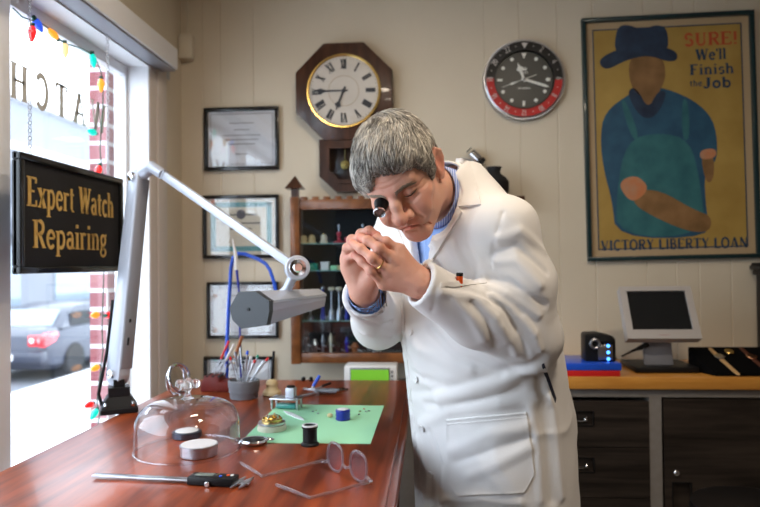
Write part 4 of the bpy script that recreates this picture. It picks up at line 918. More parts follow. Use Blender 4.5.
def radial(T, ang, r, z): return T @ Matrix.Rotation(-math.radians(ang), 4, 'Z') @ Matrix.Translation((0, r, z))
g = G()
for k, s in enumerate(ROM): letters(g, s, radial(TB_, 30*k, .101, .0645), .044, .0008, .42 if len(s) > 2 else .62, serif=True, bold=1.35)
for k in range(60): a = math.radians(6*k); g.box(TB_ @ V((.1515*math.sin(a), .1515*math.cos(a), .0650)), (.0016,.0008,.005), Matrix.Rotation(a, 4, 'Y'))
g.done('numerals', 'dialink', dl)
G().torus(TB_ @ V((0,0,.0648)), (0,-1,0), .066, .0012, 48, 6).done('minute_ring', 'ring_ink', dl)
for nm, ang, L_, w_ in (('minute_hand', 270, .146, .012), ('hour_hand', 202.5, .098, .018)):
    g = G(); T = TB_ @ Matrix.Rotation(-math.radians(ang), 4, 'Z') @ Matrix.Translation((0,0,.068+(.002 if L_ > .1 else 0)))
    g.prism([(-w_*.25,-.02),(w_*.25,-.02),(w_*.3,L_*.55),(w_*.9,L_*.72),(w_*.25,L_*.82),(0,L_),(-w_*.25,L_*.82),(-w_*.9,L_*.72),(-w_*.3,L_*.55)], T, 0, .0015); g.done(nm, 'dialink', oc)
G().lathe([(.0001,.075),(.008,.074),(.008,.064)], TB_, 20).done('hand_hub', 'dialink', oc)
bx0 = onY(321,150,YB).x; bx1 = 2*cx-bx0+.01; zt = cz_-RO+.02; zb1 = onY(321,178,YB).z; zb2 = onY(350,193,YB).z
lo_ = [(x/.95, y/.95) for x, y in [(bx0-cx, zt-cz_), (bx0-cx, zb1-cz_), ((bx0-cx)*.35, zb2-cz_), ((bx1-cx)*.35, zb2-cz_), (bx1-cx, zb1-cz_), (bx1-cx, zt-cz_)]]
sh_ = lambda k: [(x*k, (y-(zt+zb2)/2+cz_)*k+(zt+zb2)/2-cz_) for x, y in lo_]
g = G(); g.prism(lo_, TB_, 0, .012, .002); ring_prism(g, lo_, sh_(.70), TB_, .0, .052); g.done('pendulum_box', 'walnut', oc)
g = G(); ring_prism(g, sh_(.72), sh_(.60), TB_, .046, .058); g.done('pendulum_door', 'walnut', oc)
G().prism(sh_(.66), TB_, .044, .046).done('door_glass', 'cabglass', oc)
pc = V((cx+.0, 0, 0)); g = G(); g.lathe([(.0001,.030),(.020,.029),(.022,.026),(.0001,.022)], TB_ @ Matrix.Translation((-.002, zb1-cz_+.035, 0)), 28); g.box(TB_ @ V((-.002, zb1-cz_+.10, .026)), (.004,.002,.12)); g.done('pendulum', 'gold', oc)
# round black and red clock
c = onY(523, 81.5, YB); TR = Matrix(((1,0,0,c.x),(0,0,-1,YB),(0,1,0,c.z),(0,0,0,1))); Rr = .176
rcx = thing('wall_clock', 'round steel clock styled as a dive watch with black and red bezel', 'clock', (c.x, YB, c.z-Rr))
TR = TR @ Matrix.Rotation(math.radians(-1), 4, 'Z')
g = G(); g.lathe([(Rr*.93,0),(Rr*.96,.02),(Rr*.95,.034),(Rr*.90,.040),(Rr*.86,.036),(Rr*.72,.030),(Rr*.70,.0)], TR, 96, ring=True)
for k in range(90): a = 2*math.pi*k/90; g.box(TR @ V((Rr*.965*math.cos(a), Rr*.965*math.sin(a), .020)), (.009,.026,.0065), Matrix.Rotation(-a, 4, 'Y'), .0015, 1)
g.done('case', 'steel', rcx)
for nm, m_, a0 in (('bezel_half', 'black', 0), ('bezel_half', 'red', 180)):
    g = G(); po = arc(0, 0, Rr*.915, a0-2, a0+178, 40)+list(reversed(arc(0, 0, Rr*.725, a0-2, a0+178, 40))); g.prism(po, TR, .030, .0405); g.done(nm, m_, rcx, label='%s half of the bezel' % ('black' if a0 == 0 else 'red'), smooth=False)
g = G()
for k, s in enumerate(['', '2', '4', '6', '8', '10', '12', '14', '16', '18', '20', '22']):
    a = 30*k
    if s: letters(g, s, radial(TR, a, Rr*.76, .0405), .024, .0008, .9, serif=False)
    g.lathe([(.0001,.0012),(.0024,.0011),(.0024,0)], radial(TR, a+15, Rr*.82, .0405), 10)
g.prism([(-.014,.010),(.014,.010),(0,-.014)], radial(TR, 0, Rr*.82, .0405), 0, .0012); g.done('bezel_numerals', mat('bezel_silver_print', (.55,.52,.50), .4), rcx)
G().lathe([(Rr*.70,.024),(Rr*.73,.024),(Rr*.73,.042),(Rr*.70,.042)], TR, 72, ring=True).done('inner_ring', 'black', rcx)
dd = G().lathe([(.0001,.0262),(Rr*.71,.0260),(Rr*.71,.02),(.0001,.02)], TR, 64).done('dial', mat('black_dial', (.018,.022,.02), .35), rcx)
M['lume'] = mat('white_dial_markers', (.72,.74,.70), .4)
g = G()
for k in range(12):
    T = radial(TR, 30*k, Rr*.58, .0262)
    if k == 0: g.prism([(-.011,.013),(.011,.013),(0,-.013)], T, 0, .0015)
    elif k in (6, 9): g.prism([(-.005,-.011),(.005,-.011),(.005,.011),(-.005,.011)], T, 0, .0015)
    elif k == 3: g.prism([(-.007,-.009),(.007,-.009),(.007,.009),(-.007,.009)], T, 0, .0015)
    else: g.lathe([(.0001,.0015),(.0078,.0013),(.0078,0)], T, 20)
g.done('hour_markers', 'lume', dd)
g = G(); cr_ = [(-.010,-.006),(.010,-.006),(.013,.008),(.006,.000),(.0045,.011),(0,.001),(-.0045,.011),(-.006,.000),(-.013,.008)]; g.prism(cr_, TR @ Matrix.Translation((0,.046,.0262)), 0, .001); g.done('crown_emblem', 'lume', dd)
g = G(); letters(g, 'ROLEX', TR @ Matrix.Translation((0,.026,.0262)), .010, .0006, 1.0, serif=False); letters(g, 'GMT-MASTER II', TR @ Matrix.Translation((0,-.040,.0262)), .0075, .0006, .9, serif=False); g.done('dial_text', 'lume', dd)
def hand(nm, T, pts, m, d=.0018, par=rcx): G().prism(pts, T, 0, d).done(nm, m, par)
hand('hour_hand', TR @ Matrix.Rotation(math.radians(21), 4, 'Z') @ Matrix.Translation((0,0,.030)), [(-.005,-.010),(.005,-.010),(.005,.036),(.015,.050),(.004,.062),(0,.078),(-.004,.062),(-.015,.050),(-.005,.036)], 'lume')
hand('minute_hand', TR @ Matrix.Rotation(math.radians(-108), 4, 'Z') @ Matrix.Translation((0,0,.0325)), [(-.0055,-.012),(.0055,-.012),(.0055,.095),(0,.112),(-.0055,.095)], 'lume')
hand('second_hand', TR @ Matrix.Rotation(math.radians(110), 4, 'Z') @ Matrix.Translation((0,0,.0350)), [(-.001,-.055),(.001,-.055),(.001,.03),(.005,.055),(.001,.065),(.0005,.10),(-.0005,.10),(-.001,.065),(-.005,.055),(-.001,.03)], 'lume')
G().lathe([(.0001,.039),(.005,.038),(.005,.026)], TR, 16).done('hand_hub', 'chrome', rcx)
# framed poster (plain generic workman figure)
a0, a1, a2, a3 = onY(580,20,YB), onY(752,12,YB), onY(759,257,YB), onY(587,262,YB)
px0, px1, pz0, pz1 = (a0.x+a3.x)/2, (a1.x+a2.x)/2, (a2.z+a3.z)/2, (a0.z+a1.z)/2; PW, PH = px1-px0, pz1-pz0
po = thing('poster', 'large framed ochre poster of a workman in blue, lettered Victory Liberty Loan', 'poster', ((px0+px1)/2, YB, pz0))
tilt = 0.0; TP = Matrix(((1,0,0,(px0+px1)/2),(0,0,-1,YB),(0,1,0,pz0),(0,0,0,1))) @ Matrix.Translation((0,.52,0)) @ Matrix.Rotation(.012, 4, 'Z') @ Matrix.Translation((0,-.52,0))
g = G(); fw = .018; hw = PW/2
M['poster_frame'] = mat('dark_green_frame', (.008,.030,.034), .35, coat=.2)
for x0, x1, y0, y1 in ((-hw, hw, PH-fw, PH), (-hw, hw, 0, fw), (-hw, -hw+fw, fw, PH-fw), (hw-fw, hw, fw, PH-fw)): g.prism([(x0,y0),(x1,y0),(x1,y1),(x0,y1)], TP, .002, .026, .003)
g.done('moulding', 'poster_frame', po)
M['p_cream'] = mat('poster_margin_cream', (0.454,0.332,0.192), .55); M['p_ochre'] = mat('poster_ochre', (0.349,0.218,0.048), .55, noise=(6, (0.437,0.288,0.070)))
M['p_blue'] = mat('poster_blue', (0.015,0.066,0.123), .55, noise=(14, (0.026,0.100,0.166))); M['p_teal'] = mat('poster_teal', (0.019,0.109,0.126), .55, noise=(12, (0.039,0.166,0.175))); M['p_hat'] = mat('poster_dark_hat', (.010,.022,.050), .55, noise=(16, (.022,.045,.085)))
M['p_skin'] = mat('poster_tan', (0.175,0.092,0.031), .55, noise=(12, (0.297,0.157,0.061))); M['p_or'] = mat('poster_orange', (.55,.18,.06), .55, noise=(20, (.45,.25,.15))); M['p_red'] = mat('poster_red', (.48,.08,.03), .55); M['p_ink'] = mat('poster_navy', (.012,.045,.10), .55)
def flat(nm, polys, m, z0, z1, par):
    g = G()
    for p_ in polys: g.prism(p_, TP, z0, z1)
    return g.done(nm, m, par, smooth=False)
sh_p = flat('sheet', [[(-hw+fw,fw),(hw-fw,fw),(hw-fw,PH-fw),(-hw+fw,PH-fw)]], 'p_cream', .004, .008, po)
m_ = .050; flat('painted_ground', [[(-hw+m_,m_),(hw-m_,m_),(hw-m_,PH-m_),(-hw+m_,PH-m_)]], 'p_ochre', .008, .0086, sh_p)
g = G(); r_ = m_-.003
for x0, x1, y0, y1 in ((-hw+r_, hw-r_, PH-r_-.005, PH-r_), (-hw+r_, hw-r_, r_, r_+.005), (-hw+r_, -hw+r_+.005, r_, PH-r_), (hw-r_-.005, hw-r_, r_, PH-r_)): g.prism([(x0,y0),(x1,y0),(x1,y1),(x0,y1)], TP, .008, .0092)
g.done('border_line', 'p_ink', sh_p)
def pp(x, y):   # photo pixel of the poster to poster plane
    n = (TP.to_3x3() @ V((0,0,1))); o = TP @ V((0,0,.009)); d = ray(x, y); t = (o-CAM).dot(n)/d.dot(n); q = TP.inverted() @ (CAM+d*t); return (q.x, q.y)
def ppl(l): return [pp(x, y) for x, y in l]
def smooth(l, it=2):
    for _ in range(it): l = [q for i in range(len(l)) for q in ((l[i][0]*.75+l[(i+1) % len(l)][0]*.25, l[i][1]*.75+l[(i+1) % len(l)][1]*.25), (l[i][0]*.25+l[(i+1) % len(l)][0]*.75, l[i][1]*.25+l[(i+1) % len(l)][1]*.75))]
    return l
pz = .0086
def pl(nm, pts, m, k): flat(nm, [ppl(smooth(pts))], m, pz, pz+.0004*k, sh_p)
pl('painted_shirt', [(600,140),(604,112),(632,92),(648,86),(672,90),(700,104),(716,124),(718,162),(704,168),(706,210),(712,238),(616,238),(612,200),(604,172)], 'p_blue', 1)
pl('painted_overalls', [(626,140),(660,132),(690,140),(700,180),(706,236),(618,236),(616,196)], 'p_teal', 2)
pl('painted_strap', [(620,100),(626,100),(640,138),(632,140)], 'p_teal', 2); pl('painted_strap', [(682,98),(688,100),(690,140),(682,140)], 'p_teal', 2)
pl('painted_arm', [(636,190),(660,190),(694,210),(712,216),(710,232),(690,232),(660,220),(632,204)], 'p_skin', 3)
pl('painted_arm', [(700,154),(714,154),(714,180),(706,184)], 'p_skin', 3)
pl('painted_cuff', [(618,182),(636,174),(650,188),(636,202),(626,198)], 'p_or', 4); pl('painted_cuff', [(700,150),(716,148),(716,158),(700,160)], 'p_or', 4)
pl('painted_neck', [(634,78),(660,76),(660,98),(646,108),(632,94)], 'p_skin', 2)
pl('painted_face', [(628,58),(646,50),(664,58),(666,80),(656,96),(642,98),(630,86)], 'p_skin', 3)
pl('painted_collar', [(626,92),(636,86),(648,110),(658,90),(668,92),(656,118),(640,118)], 'p_hat', 3)
pl('painted_hat', [(600,66),(600,58),(620,48),(648,44),(676,50),(678,60),(668,62),(648,55),(626,60),(608,70)], 'p_hat', 4); pl('painted_hat', [(614,56),(616,28),(626,24),(642,30),(658,24),(668,30),(668,54),(640,50)], 'p_hat', 5)
def ptext(nm, s, x, y, h, m, sx=1, bold=1, serif=True, w_px=None):
    g = G(); X, Y_ = pp(x, y); T = TP @ Matrix.Translation((X, Y_, pz)); hh = h
    if w_px: sx = (pp(x+w_px/2, y)[0]-pp(x-w_px/2, y)[0])/(sum(GL[c][0] for c in s)*hh)
    letters(g, s, T, hh, .0012, sx, bold=bold, serif=serif); g.done(nm, m, sh_p)
U = PW/172
ptext('lettering', 'SURE!', 711, 45, 13*U, 'p_red', bold=1.1, w_px=55); ptext('lettering', "We'll", 711, 59.5, 11*U, 'p_ink', w_px=31, bold=1.2)
ptext('lettering', 'Finish', 712, 74, 10.5*U, 'p_ink', w_px=45, bold=1.2); ptext('lettering', 'the', 696, 86, 6*U, 'p_ink', w_px=13); ptext('lettering', 'Job', 717, 87.5, 10.5*U, 'p_ink', w_px=29, bold=1.3)
ptext('lettering', 'VICTORY LIBERTY LOAN', 674, 249, 10.5*U, 'p_ink', w_px=148, serif=False, bold=1.1)
# ================================================================ WORK TABLE
tb = thing('work_table', 'large red-brown lacquered wooden work table with rounded corner, man standing at its side', 'table', (-.48, 1.5, 0))
def rrect(x0, x1, y0, y1, r, n=8): return arc(x1-r, y1-r, r, 0, 90, n)+arc(x0+r, y1-r, r, 90, 180, n)+arc(x0+r, y0+r, r, 180, 270, n)+arc(x1-r, y0+r, r, 270, 360, n)
I4 = Matrix.Identity(4)
G().prism(rrect(-.885, -.082, .66, 2.295, .045), I4, ZT-.022, ZT, .003).done('tabletop', 'table', tb)
G().prism(rrect(-.897, -.066, .648, 2.307, .05), I4, ZT-.044, ZT-.012, .009).done('edge_moulding', 'table', tb, label='moulded rim below the tabletop')
G().bb(-.85, -.12, .72, 2.25, ZT-.14, ZT-.044, .004).done('apron', 'table', tb)
for x, y in ((-.82,.75),(-.15,.75),(-.82,2.22),(-.15,2.22)): G().lathe([(.030,0),(.022,.06),(.030,.30),(.036,.50),(.026,.56),(.036,.60),(.036,.74)], Matrix.Translation((x,y,0)), 24).done('leg', 'table', tb)
def TZp(px, py, dz=0.0): p = onZ(px, py, ZT); return V((p.x, p.y, ZT+dz))
def up(p): return Matrix.Translation(p)
# green card
c = [TZp(*q) for q in ((240,443),(370.5,444),(384,406),(278,404.5))]
g = G(); z0, z1 = ZT, ZT+.0012; g.raw([(p.x,p.y,z) for z in (z0,z1) for p in c], [(0,3,2,1),(4,5,6,7),(0,1,5,4),(1,2,6,5),(2,3,7,6),(3,0,4,7)])
g.done('work_mat', 'mat_green', label='pale green card sheet lying on the wooden table', cat='mat', smooth=False)
# ---- task lamp
lb = TZp(119, 411); lp = thing('task_lamp', 'silver jointed desk lamp with black base and long angular head over the table', 'lamp', lb)
g = G(); Rz = rotm(0, 0, 28); g.box(lb+V((0,0,.008)), (.100,.095,.016), Rz, .003)
def frust(g, c, w0, w1, z0, z1, R):
    vs = [R @ V((sx*w/2, sy*w/2*.92, 0))+V(c)+V((0,0,z)) for z, w in ((z0,w0),(z1,w1)) for sx, sy in ((-1,-1),(1,-1),(1,1),(-1,1))]; g.raw(vs, [(3,2,1,0),(4,5,6,7),(0,1,5,4),(1,2,6,5),(2,3,7,6),(3,0,4,7)])
frust(g, lb, .096, .062, .016, .046, Rz); g.box(lb+V((0,0,.058)), (.058,.054,.028), Rz, .002); g.box(lb+V((0,0,.078)), (.030,.040,.030), Rz, .002); lbo = g.done('base', 'black', lp, smooth=False)
for sx in (-1, 1): G().cyl(lb+Rz @ V((sx*.036,-.050,.024)), lb+Rz @ V((sx*.036,-.041,.030)), .005, n=12).done('screw', 'chrome', lbo)
Yl = lb.y; j0 = onY(114, 374, Yl); j1 = onY(134.5, 177, Yl)
ax = (j1-j0).normalized(); wx = (rotm(0,0,-32) @ V((1,0,0))); TA_ = frame(j0, ax, wx)     # x along arm, y width, z thickness
L_ = (j1-j0).length; prof = arc(0, 0, .034, 90, 270, 10)+arc(L_, 0, .023, -90, 90, 10)
G().prism(prof, TA_, -.006, .030, .003).done('lower_arm', 'alu', lp); G().prism([(.02,-.020),(L_-.004,-.012),(L_-.004,.0245),(.02,.0355)], TA_, -.002, .034, .001).done('channel', 'alu_side', lp, label='side channel, its shade put into a darker grey')  # channel paints the arm's shaded side in a darker grey
g = G(); g.prism([(.03,-.027),(L_-.01,-.016),(L_-.01,.020),(.03,.030)], TA_, .0295, .032); 
for j in (j0, j1):
    k = TA_.to_3x3() @ V((0,0,1)); s = -1 if (k.y > 0) else 1
    G().lathe([(.0001,.014),(.008,.013),(.013,.009),(.0145,0),(.0145,-.004)], zframe(j+k*(s*.030 if s > 0 else s*.006), k*s), 24).done('pivot_cap', 'chrome', lp)
g.bm.free()
sd = TA_.to_3x3() @ V((0,1,0)); 
for q, h_ in ((.10,.022),(.16,.010)): 
    cpt = j0+ax*q+sd*.032+(TA_.to_3x3() @ V((0,0,1)))*.012; G().box(cpt, (.004,.012,h_), TA_.to_3x3().to_4x4() @ rotm(0,90,0), .001).done('switch', 'black', lp)
Yh = 1.62; e1 = onY(152, 167, Yl-.01); e2 = onY(163, 174.5, Yl-.03); jh = onY(297, 268, Yh)
g = G(); g.tube([j1+V((.0,.015,0)), j1.lerp(e1,.6)+V((0,.006,0)), e1, e1.lerp(e2,.6), e2], [.020,.019,.018,.016,.015], 12); g.done('elbow', 'alu', lp)
T = frame(e2, jh-e2, V((0,0,1)).cross(jh-e2)); Lb = (jh-e2).length; g = G(); g.box(T @ V((Lb/2,0,0)), (Lb,.016,.024), T.to_3x3().to_4x4(), .004); g.done('upper_arm', 'alu', lp)
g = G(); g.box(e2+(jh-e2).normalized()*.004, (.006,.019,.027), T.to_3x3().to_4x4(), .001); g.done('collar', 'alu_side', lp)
hc, he = onY(251, 309, 1.50), onY(315, 298.5, 1.80)
vd = V((.35,-.93,.08)).normalized(); g = G(); g.lathe([(.020,-.016),(.030,-.014),(.032,-.008),(.032,.010),(.029,.014),(.020,.015)], zframe(jh, vd), 36); g.tube([jh, onY(287,289,1.63), onY(281,296,1.63)], [.013,.012,.015], 14); jo = g.done('head_joint', 'alu', lp)
G().lathe([(.0001,.021),(.010,.021),(.013,.018),(.021,.017),(.023,.014)], zframe(jh, vd), 32).done('joint_knob', 'chrome', jo)
hx = (he-hc).normalized(); hu = V((0,0,1)); hy = hx.cross(hu).normalized(); hu = hy.cross(hx).normalized()
if hy.x < 0: hy = -hy
def hsec(p, s, k=1.0): return [p+hy*(a*s)+hu*(b*s) for a, b in ((-.054*k,.002),(-.028*k,.040*k),(.020*k,.042*k),(.056*k,.020*k),(.056*k,-.004*k),(.048*k,-.036*k),(-.022*k,-.046*k),(-.046*k,-.026*k))]
def bridge(g, A, B, caps=True):
    n = len(A); g.raw(list(A)+list(B), [(i, (i+1) % n, n+(i+1) % n, n+i) for i in range(n)]+([tuple(reversed(range(n))), tuple(range(n, 2*n))] if caps else []))
g = G(); bridge(g, hsec(hc-hx*.010, 1.02), hsec(hc+hx*.006, 1.03)); g.done('end_cap', mat('charcoal_plastic', (.035,.040,.045), .4), lp, label='dark grey angular end cap', smooth=False)
G().cyl(hc-hx*.012, hc-hx*.009, .004, n=14).done('screw', 'black', lp)
g = G(); bridge(g, hsec(hc+hx*.006, 1.0), hsec(he, .62)); ho = g.done('lamp_head', mat('lilac_translucent_acrylic', (.50,.50,.60), .25, trans=.25, coat=.4), lp, smooth=False)
g = G(); A = hsec(hc+hx*.01, 1.03); B = hsec(he, .66); bridge(g, [A[0], A[1], A[2], A[3], A[3]-hu*.006, A[2]-hu*.005, A[1]-hu*.005, A[0]-hu*.004], [B[0], B[1], B[2], B[3], B[3]-hu*.006, B[2]-hu*.005, B[1]-hu*.005, B[0]-hu*.004]); g.done('housing', 'alu', lp, smooth=False)
g = G(); g.tube([he+hu*.02, he+hx*.012+hu*.004, he+hx*.004-hu*.02], .004, 8); g.done('handle', 'alu', lp)
g = G(); cp_ = [lb+V((-.05,.0,.012)), lb+V((-.056,-.01,.05)), onY(107,352,Yl+.02), onY(113,300,Yl+.03)]; g.tube(cp_, .005, 8); g.done('power_cable', 'black', lp)
# ---- glass dome
M['domeglass'] = mat('solid_clear_glass', (1,1,1), 0.0, trans=1.0, ior=1.12); M['thinclear'] = thin_glass('clear_dome_glass', (.985,.985,1), 1.9)
dc = TZp(188, 450); dm = thing('glass_dome', 'clear glass cloche dome with knob standing on the wooden table', 'dome', dc)
Rd = .116; prof = [(Rd,0),(Rd+.001,.004),(Rd,.012),(Rd-.001,.060)]+[(Rd-.001-.052*(1-math.cos(a*math.pi/2)), .060+.050*math.sin(a*math.pi/2)) for a in [i/10 for i in range(1, 9)]]+[(.055,.1135),(.030,.1155),(.012,.1165),(.0001,.117)]
g = G(); g.lathe(prof, up(dc), 72); fb = [f for f in g.bm.faces if len(f.verts) > 10]; bmesh.ops.delete(g.bm, geom=fb, context='FACES_ONLY'); shell = g.done('glass_shell', 'thinclear', dm)
G().torus(dc+V((0,0,.003)), (0,0,1), Rd, .0028, 72, 8).done('rim', 'thinclear', shell)
g = G(); g.lathe([(.016,.116),(.010,.119),(.0065,.124),(.0060,.132),(.009,.138),(.012,.143),(.0001,.146)], up(dc), 28)
for a in range(4): an_ = math.radians(45+90*a-30); g.ball(dc+V((math.cos(an_)*.017, math.sin(an_)*.017, .150)), .0105, 14, (1,1,1.1))
g.ball(dc+V((0,0,.148)), .013, 14); g.done('knob', mat('knob_glass', (1,1,1), 0.02, trans=.92, ior=1.45), dm)
p = TZp(199, 455); t = thing('metal_tin', 'round silver tin with glass lid inside the dome, nearer the front', 'tin', p, 'tins under the dome'); G().lathe([(.038,0),(.040,.002),(.040,.017),(.0415,.018),(.0415,.024),(.039,.025)], up(p), 40).done('body', 'steel', t); G().lathe([(.0001,.0256),(.0385,.0255),(.0385,.0245)], up(p), 36).done('lid', 'white', t)
p = TZp(187, 437); t = thing('metal_tin', 'shallow dark tin with pale top inside the dome, behind the silver tin', 'tin', p, 'tins under the dome'); G().lathe([(.034,0),(.036,.003),(.035,.014),(.030,.016)], up(p), 40).done('body', mat('dark_blue_grey_metal', (.07,.08,.11), .3, .7), t)
g = G(); g.lathe([(.0001,.022),(.010,.0215),(.027,.017),(.028,.0155)], up(p), 30); g.done('lid', 'white', t)
# ---- chrome magnifier standing behind the dome
p = TZp(181, 398); mg = thing('magnifier', 'round chrome-rimmed magnifier standing upright behind the glass dome', 'magnifier', p)
cc = p+V((-.004,0,.062)); nd = V((.93,-.30,.30)); G().torus(cc, nd, .046, .0042, 44, 10).done('rim', 'chrome', mg); G().lathe([(.0001,.003),(.02,.002),(.044,0),(.02,-.002),(.0001,-.003)], zframe(cc, nd), 40).done('lens', 'thinclear', mg)
G().torus(cc+V((-.014,.004,-.004)), V((.96,-.25,.05)), .044, .004, 40, 10).done('rim', 'chrome', mg); g = G(); g.lathe([(.024,0),(.024,.004),(.006,.008),(.005,.018)], up(p), 24); g.done('foot', 'chrome', mg)
# ---- vernier caliper
a, b = TZp(94, 478), TZp(246, 485.5); T = frame(a+V((0,0,0)), b-a, V((0,0,1)).cross(b-a)); Lc = (b-a).length
cl = thing('caliper', 'steel digital vernier caliper with black body lying at the near edge of the table', 'caliper', (a+b)/2)
g = G(); g.box(T @ V((Lc/2,0,.0062)), (Lc,.016,.0035), T.to_3x3().to_4x4(), .0006); g.done('beam', 'steel', cl); g = G()
for k in range(46): x = .006+k*.0042; g.box(T @ V((x,-.0050+(.0012 if k % 5 else .002),.0081)), (.0004,.004 if k % 5 else .006,.0003), T.to_3x3().to_4x4())
g.done('scale_marks', 'ink', cl)
bx = Lc*.655; g = G(); g.box(T @ V((bx+.043,0,.0085)), (.092,.033,.015), T.to_3x3().to_4x4(), .002); bo = g.done('slider', 'black', cl, label='black plastic slider housing')
G().box(T @ V((bx+.026,.003,.0165)), (.036,.016,.001), T.to_3x3().to_4x4(), .0005).done('display', mat('lcd_grey_green', (.16,.19,.17), .25), bo)
for q, m_ in ((.052,'gold'),(.060,'blue'),(.072,'orange'),(.080,'white')): G().cyl(T @ V((bx+q,.004 if m_ != 'blue' else -.004,.0158)), T @ V((bx+q,.004 if m_ != 'blue' else -.004,.0178)), .0032, n=14).done('button', m_, bo)
G().cyl(T @ V((bx+.040,-.0165,.006)), T @ V((bx+.040,-.023,.006)), .005, n=18, bev=.001).done('thumb_screw', 'chrome', cl)
g = G()
for s0, x0 in ((0, bx+.088), (0, bx+.104)): g.prism([(x0,-.012),(x0+.014,-.012),(x0+.012,.012),(x0+.001,.012)], T, .004, .008, .0006); g.prism([(x0+.001,-.012),(x0+.010,-.012),(x0+.004,-.036)], T, .004, .008, .0006); g.prism([(x0+.002,.012),(x0+.010,.012),(x0+.010,.030)], T, .004, .008, .0005)
g.done('jaws', 'steel', cl)
# ---- clear framed spectacles lying upside down
A, B = TZp(323.5, 467), TZp(371, 487.5); mid = (A+B)/2; ex = (B-A).normalized(); eb = V((0,0,1)).cross(ex); 
if eb.x > 0: eb = -eb
gl = thing('spectacles', 'clear-framed spectacles with open arms lying by the table front edge', 'glasses', mid)
Wd = (B-A).length; tilt_ = (V((0,0,1))*.985-eb*.05).normalized(); T = Matrix(((ex.x,tilt_.x,0,mid.x),(ex.y,tilt_.y,0,mid.y),(ex.z,tilt_.z,1,ZT+.002),(0,0,0,1))); nrm = ex.cross(tilt_); 
for i in range(3): T[i][2] = nrm[i]
M['acetate'] = mat('clear_acetate', (.62,.55,.58), .1, trans=.85, ior=1.12)
lw, lh = Wd*.165, .027; g = G()
def lensloop(cx_, k=1.0): return [(cx_+lw*k*math.copysign(abs(math.cos(t))**.8, math.cos(t)), .028+lh*k*math.copysign(abs(math.sin(t))**.8, math.sin(t))-0.002*math.cos(t)) for t in [2*math.pi*i/36 for i in range(36)]]
for s in (-1, 1):
    cx_ = s*Wd*.245; g.tube([T @ V((x, y, 0)) for x, y in lensloop(cx_)], .0024, 8, True)
g.tube([T @ V((-.012,.020,0)), T @ V((0,.015,.002)), T @ V((.012,.020,0))], .0028, 8)
for s in (-1, 1): g.tube([T @ V((s*Wd*.41,.014,0)), T @ V((s*Wd*.50,.008,-.001))], .0034, 8)
g.done('front_frame', 'acetate', gl)
for s in (-1, 1): g = G(); g.prism(lensloop(s*Wd*.245, .98), T, -.0008, .0008); g.done('lens', thin_glass('pink_tinted_lens', (.92,.82,.92), .9), gl)
tl_ = [(TZp(323.5,464), TZp(262,478), TZp(241,467)), (TZp(370.5,486), TZp(310,500), TZp(276,489))]
for P0_, P1_, P2_ in tl_:
    m1 = P0_+(P1_-P0_)*.02; pts = [P0_+V((0,0,.008)), P0_.lerp(P1_, .5)+V((0,0,.006)), P1_+V((0,0,.004)), P1_.lerp(P2_, .5)+V((0,0,.007)), P2_+V((0,0,.008))]
    G().tube(pts, [.0030,.0026,.0028,.0032,.0030], 8).done('arm', 'acetate', gl)
for P0_ in (A, B): G().box(P0_+V((0,0,.009)), (.006,.006,.006), None, .001).done('hinge', 'chrome', gl)
# ---- items on and around the green card
zc = .0012
p = TZp(310, 445); t = thing('thread_spool', 'small black spool with white rim standing at the front edge of the green card', 'spool', p); G().lathe([(.021,0),(.021,.004),(.0165,.008),(.0165,.038),(.0185,.040),(.0185,.044)], up(p), 36).done('body', 'black', t); G().lathe([(.0185,.044),(.0185,.047),(.0150,.0475),(.0150,.045)], up(p), 36, ring=True).done('rim', 'white', t, label='white top rim')
p = TZp(272, 430, zc); t = thing('movement_holder', 'brass watch movement on a round cream holder at the left of the green card', 'watch movement', p)
G().lathe([(.036,0),(.037,.003),(.035,.013),(.030,.015)], up(p), 44).done('holder', 'cream_plastic', t); G().lathe([(.032,.015),(.034,.016),(.034,.021),(.028,.022)], up(p), 44).done('ring', 'steel', t)
mv = G().lathe([(.0001,.030),(.024,.030),(.026,.028),(.026,.022)], up(p), 40).done('movement', 'gold', t, label='brass movement with bridges')
g = G(); g.prism(arc(0,0,.022,20,200,14), up(p), .030, .033, .0005); g.prism([(-.02,-.004),(.004,-.018),(.008,-.012),(-.014,.0)], up(p), .030, .0325, .0004); g.lathe([(.007,.033),(.0078,.035),(.004,.036)], up(p+V((.006,.008,0))), 18); g.done('bridge', 'gold', mv)
for dx, dy in ((-.014,.008),(.016,-.006),(.002,.019),(-.006,-.014)): G().cyl(p+V((dx,dy,.031)), p+V((dx,dy,.0375)), .0026, n=10).done('screw', 'chrome', mv)
p = TZp(254, 444); t = thing('pocket_watch_case', 'open steel watch case lying by the near left corner of the green card', 'watch', p)
G().lathe([(.018,0),(.030,.003),(.033,.008),(.030,.012),(.026,.011)], up(p), 36, (1,.9)).done('case', 'chrome', t); G().lathe([(.0001,.012),(.027,.011)], up(p), 30, (1,.9)).done('dial', 'black', t); G().torus(p+V((.036,.012,.009)), (.2,.1,1), .008, .0018, 18, 8).done('bow', 'chrome', t)
p = TZp(288, 409, zc); t = thing('movement_stand', 'small metal stand on pin legs at the back left corner of the green card', 'stand', p)
for dx, dy in ((-.045,-.012),(.030,-.018),(.034,.022),(-.04,.026)): G().cyl(p+V((dx,dy,0)), p+V((dx,dy,.034)), .0032, n=12).done('leg', 'steel', t)
G().box(p+V((-.005,.004,.030)), (.088,.052,.005), rotm(0,0,-8), .002).done('platform', 'steel', t); g = G(); g.box(p+V((.008,.006,.046)), (.026,.026,.028), rotm(0,0,-8), .002); g.done('block', 'alu', t); G().lathe([(.008,.060),(.012,.061),(.012,.065),(.0001,.066)], up(p+V((.008,.006,0))), 20).done('knob', 'black', t)
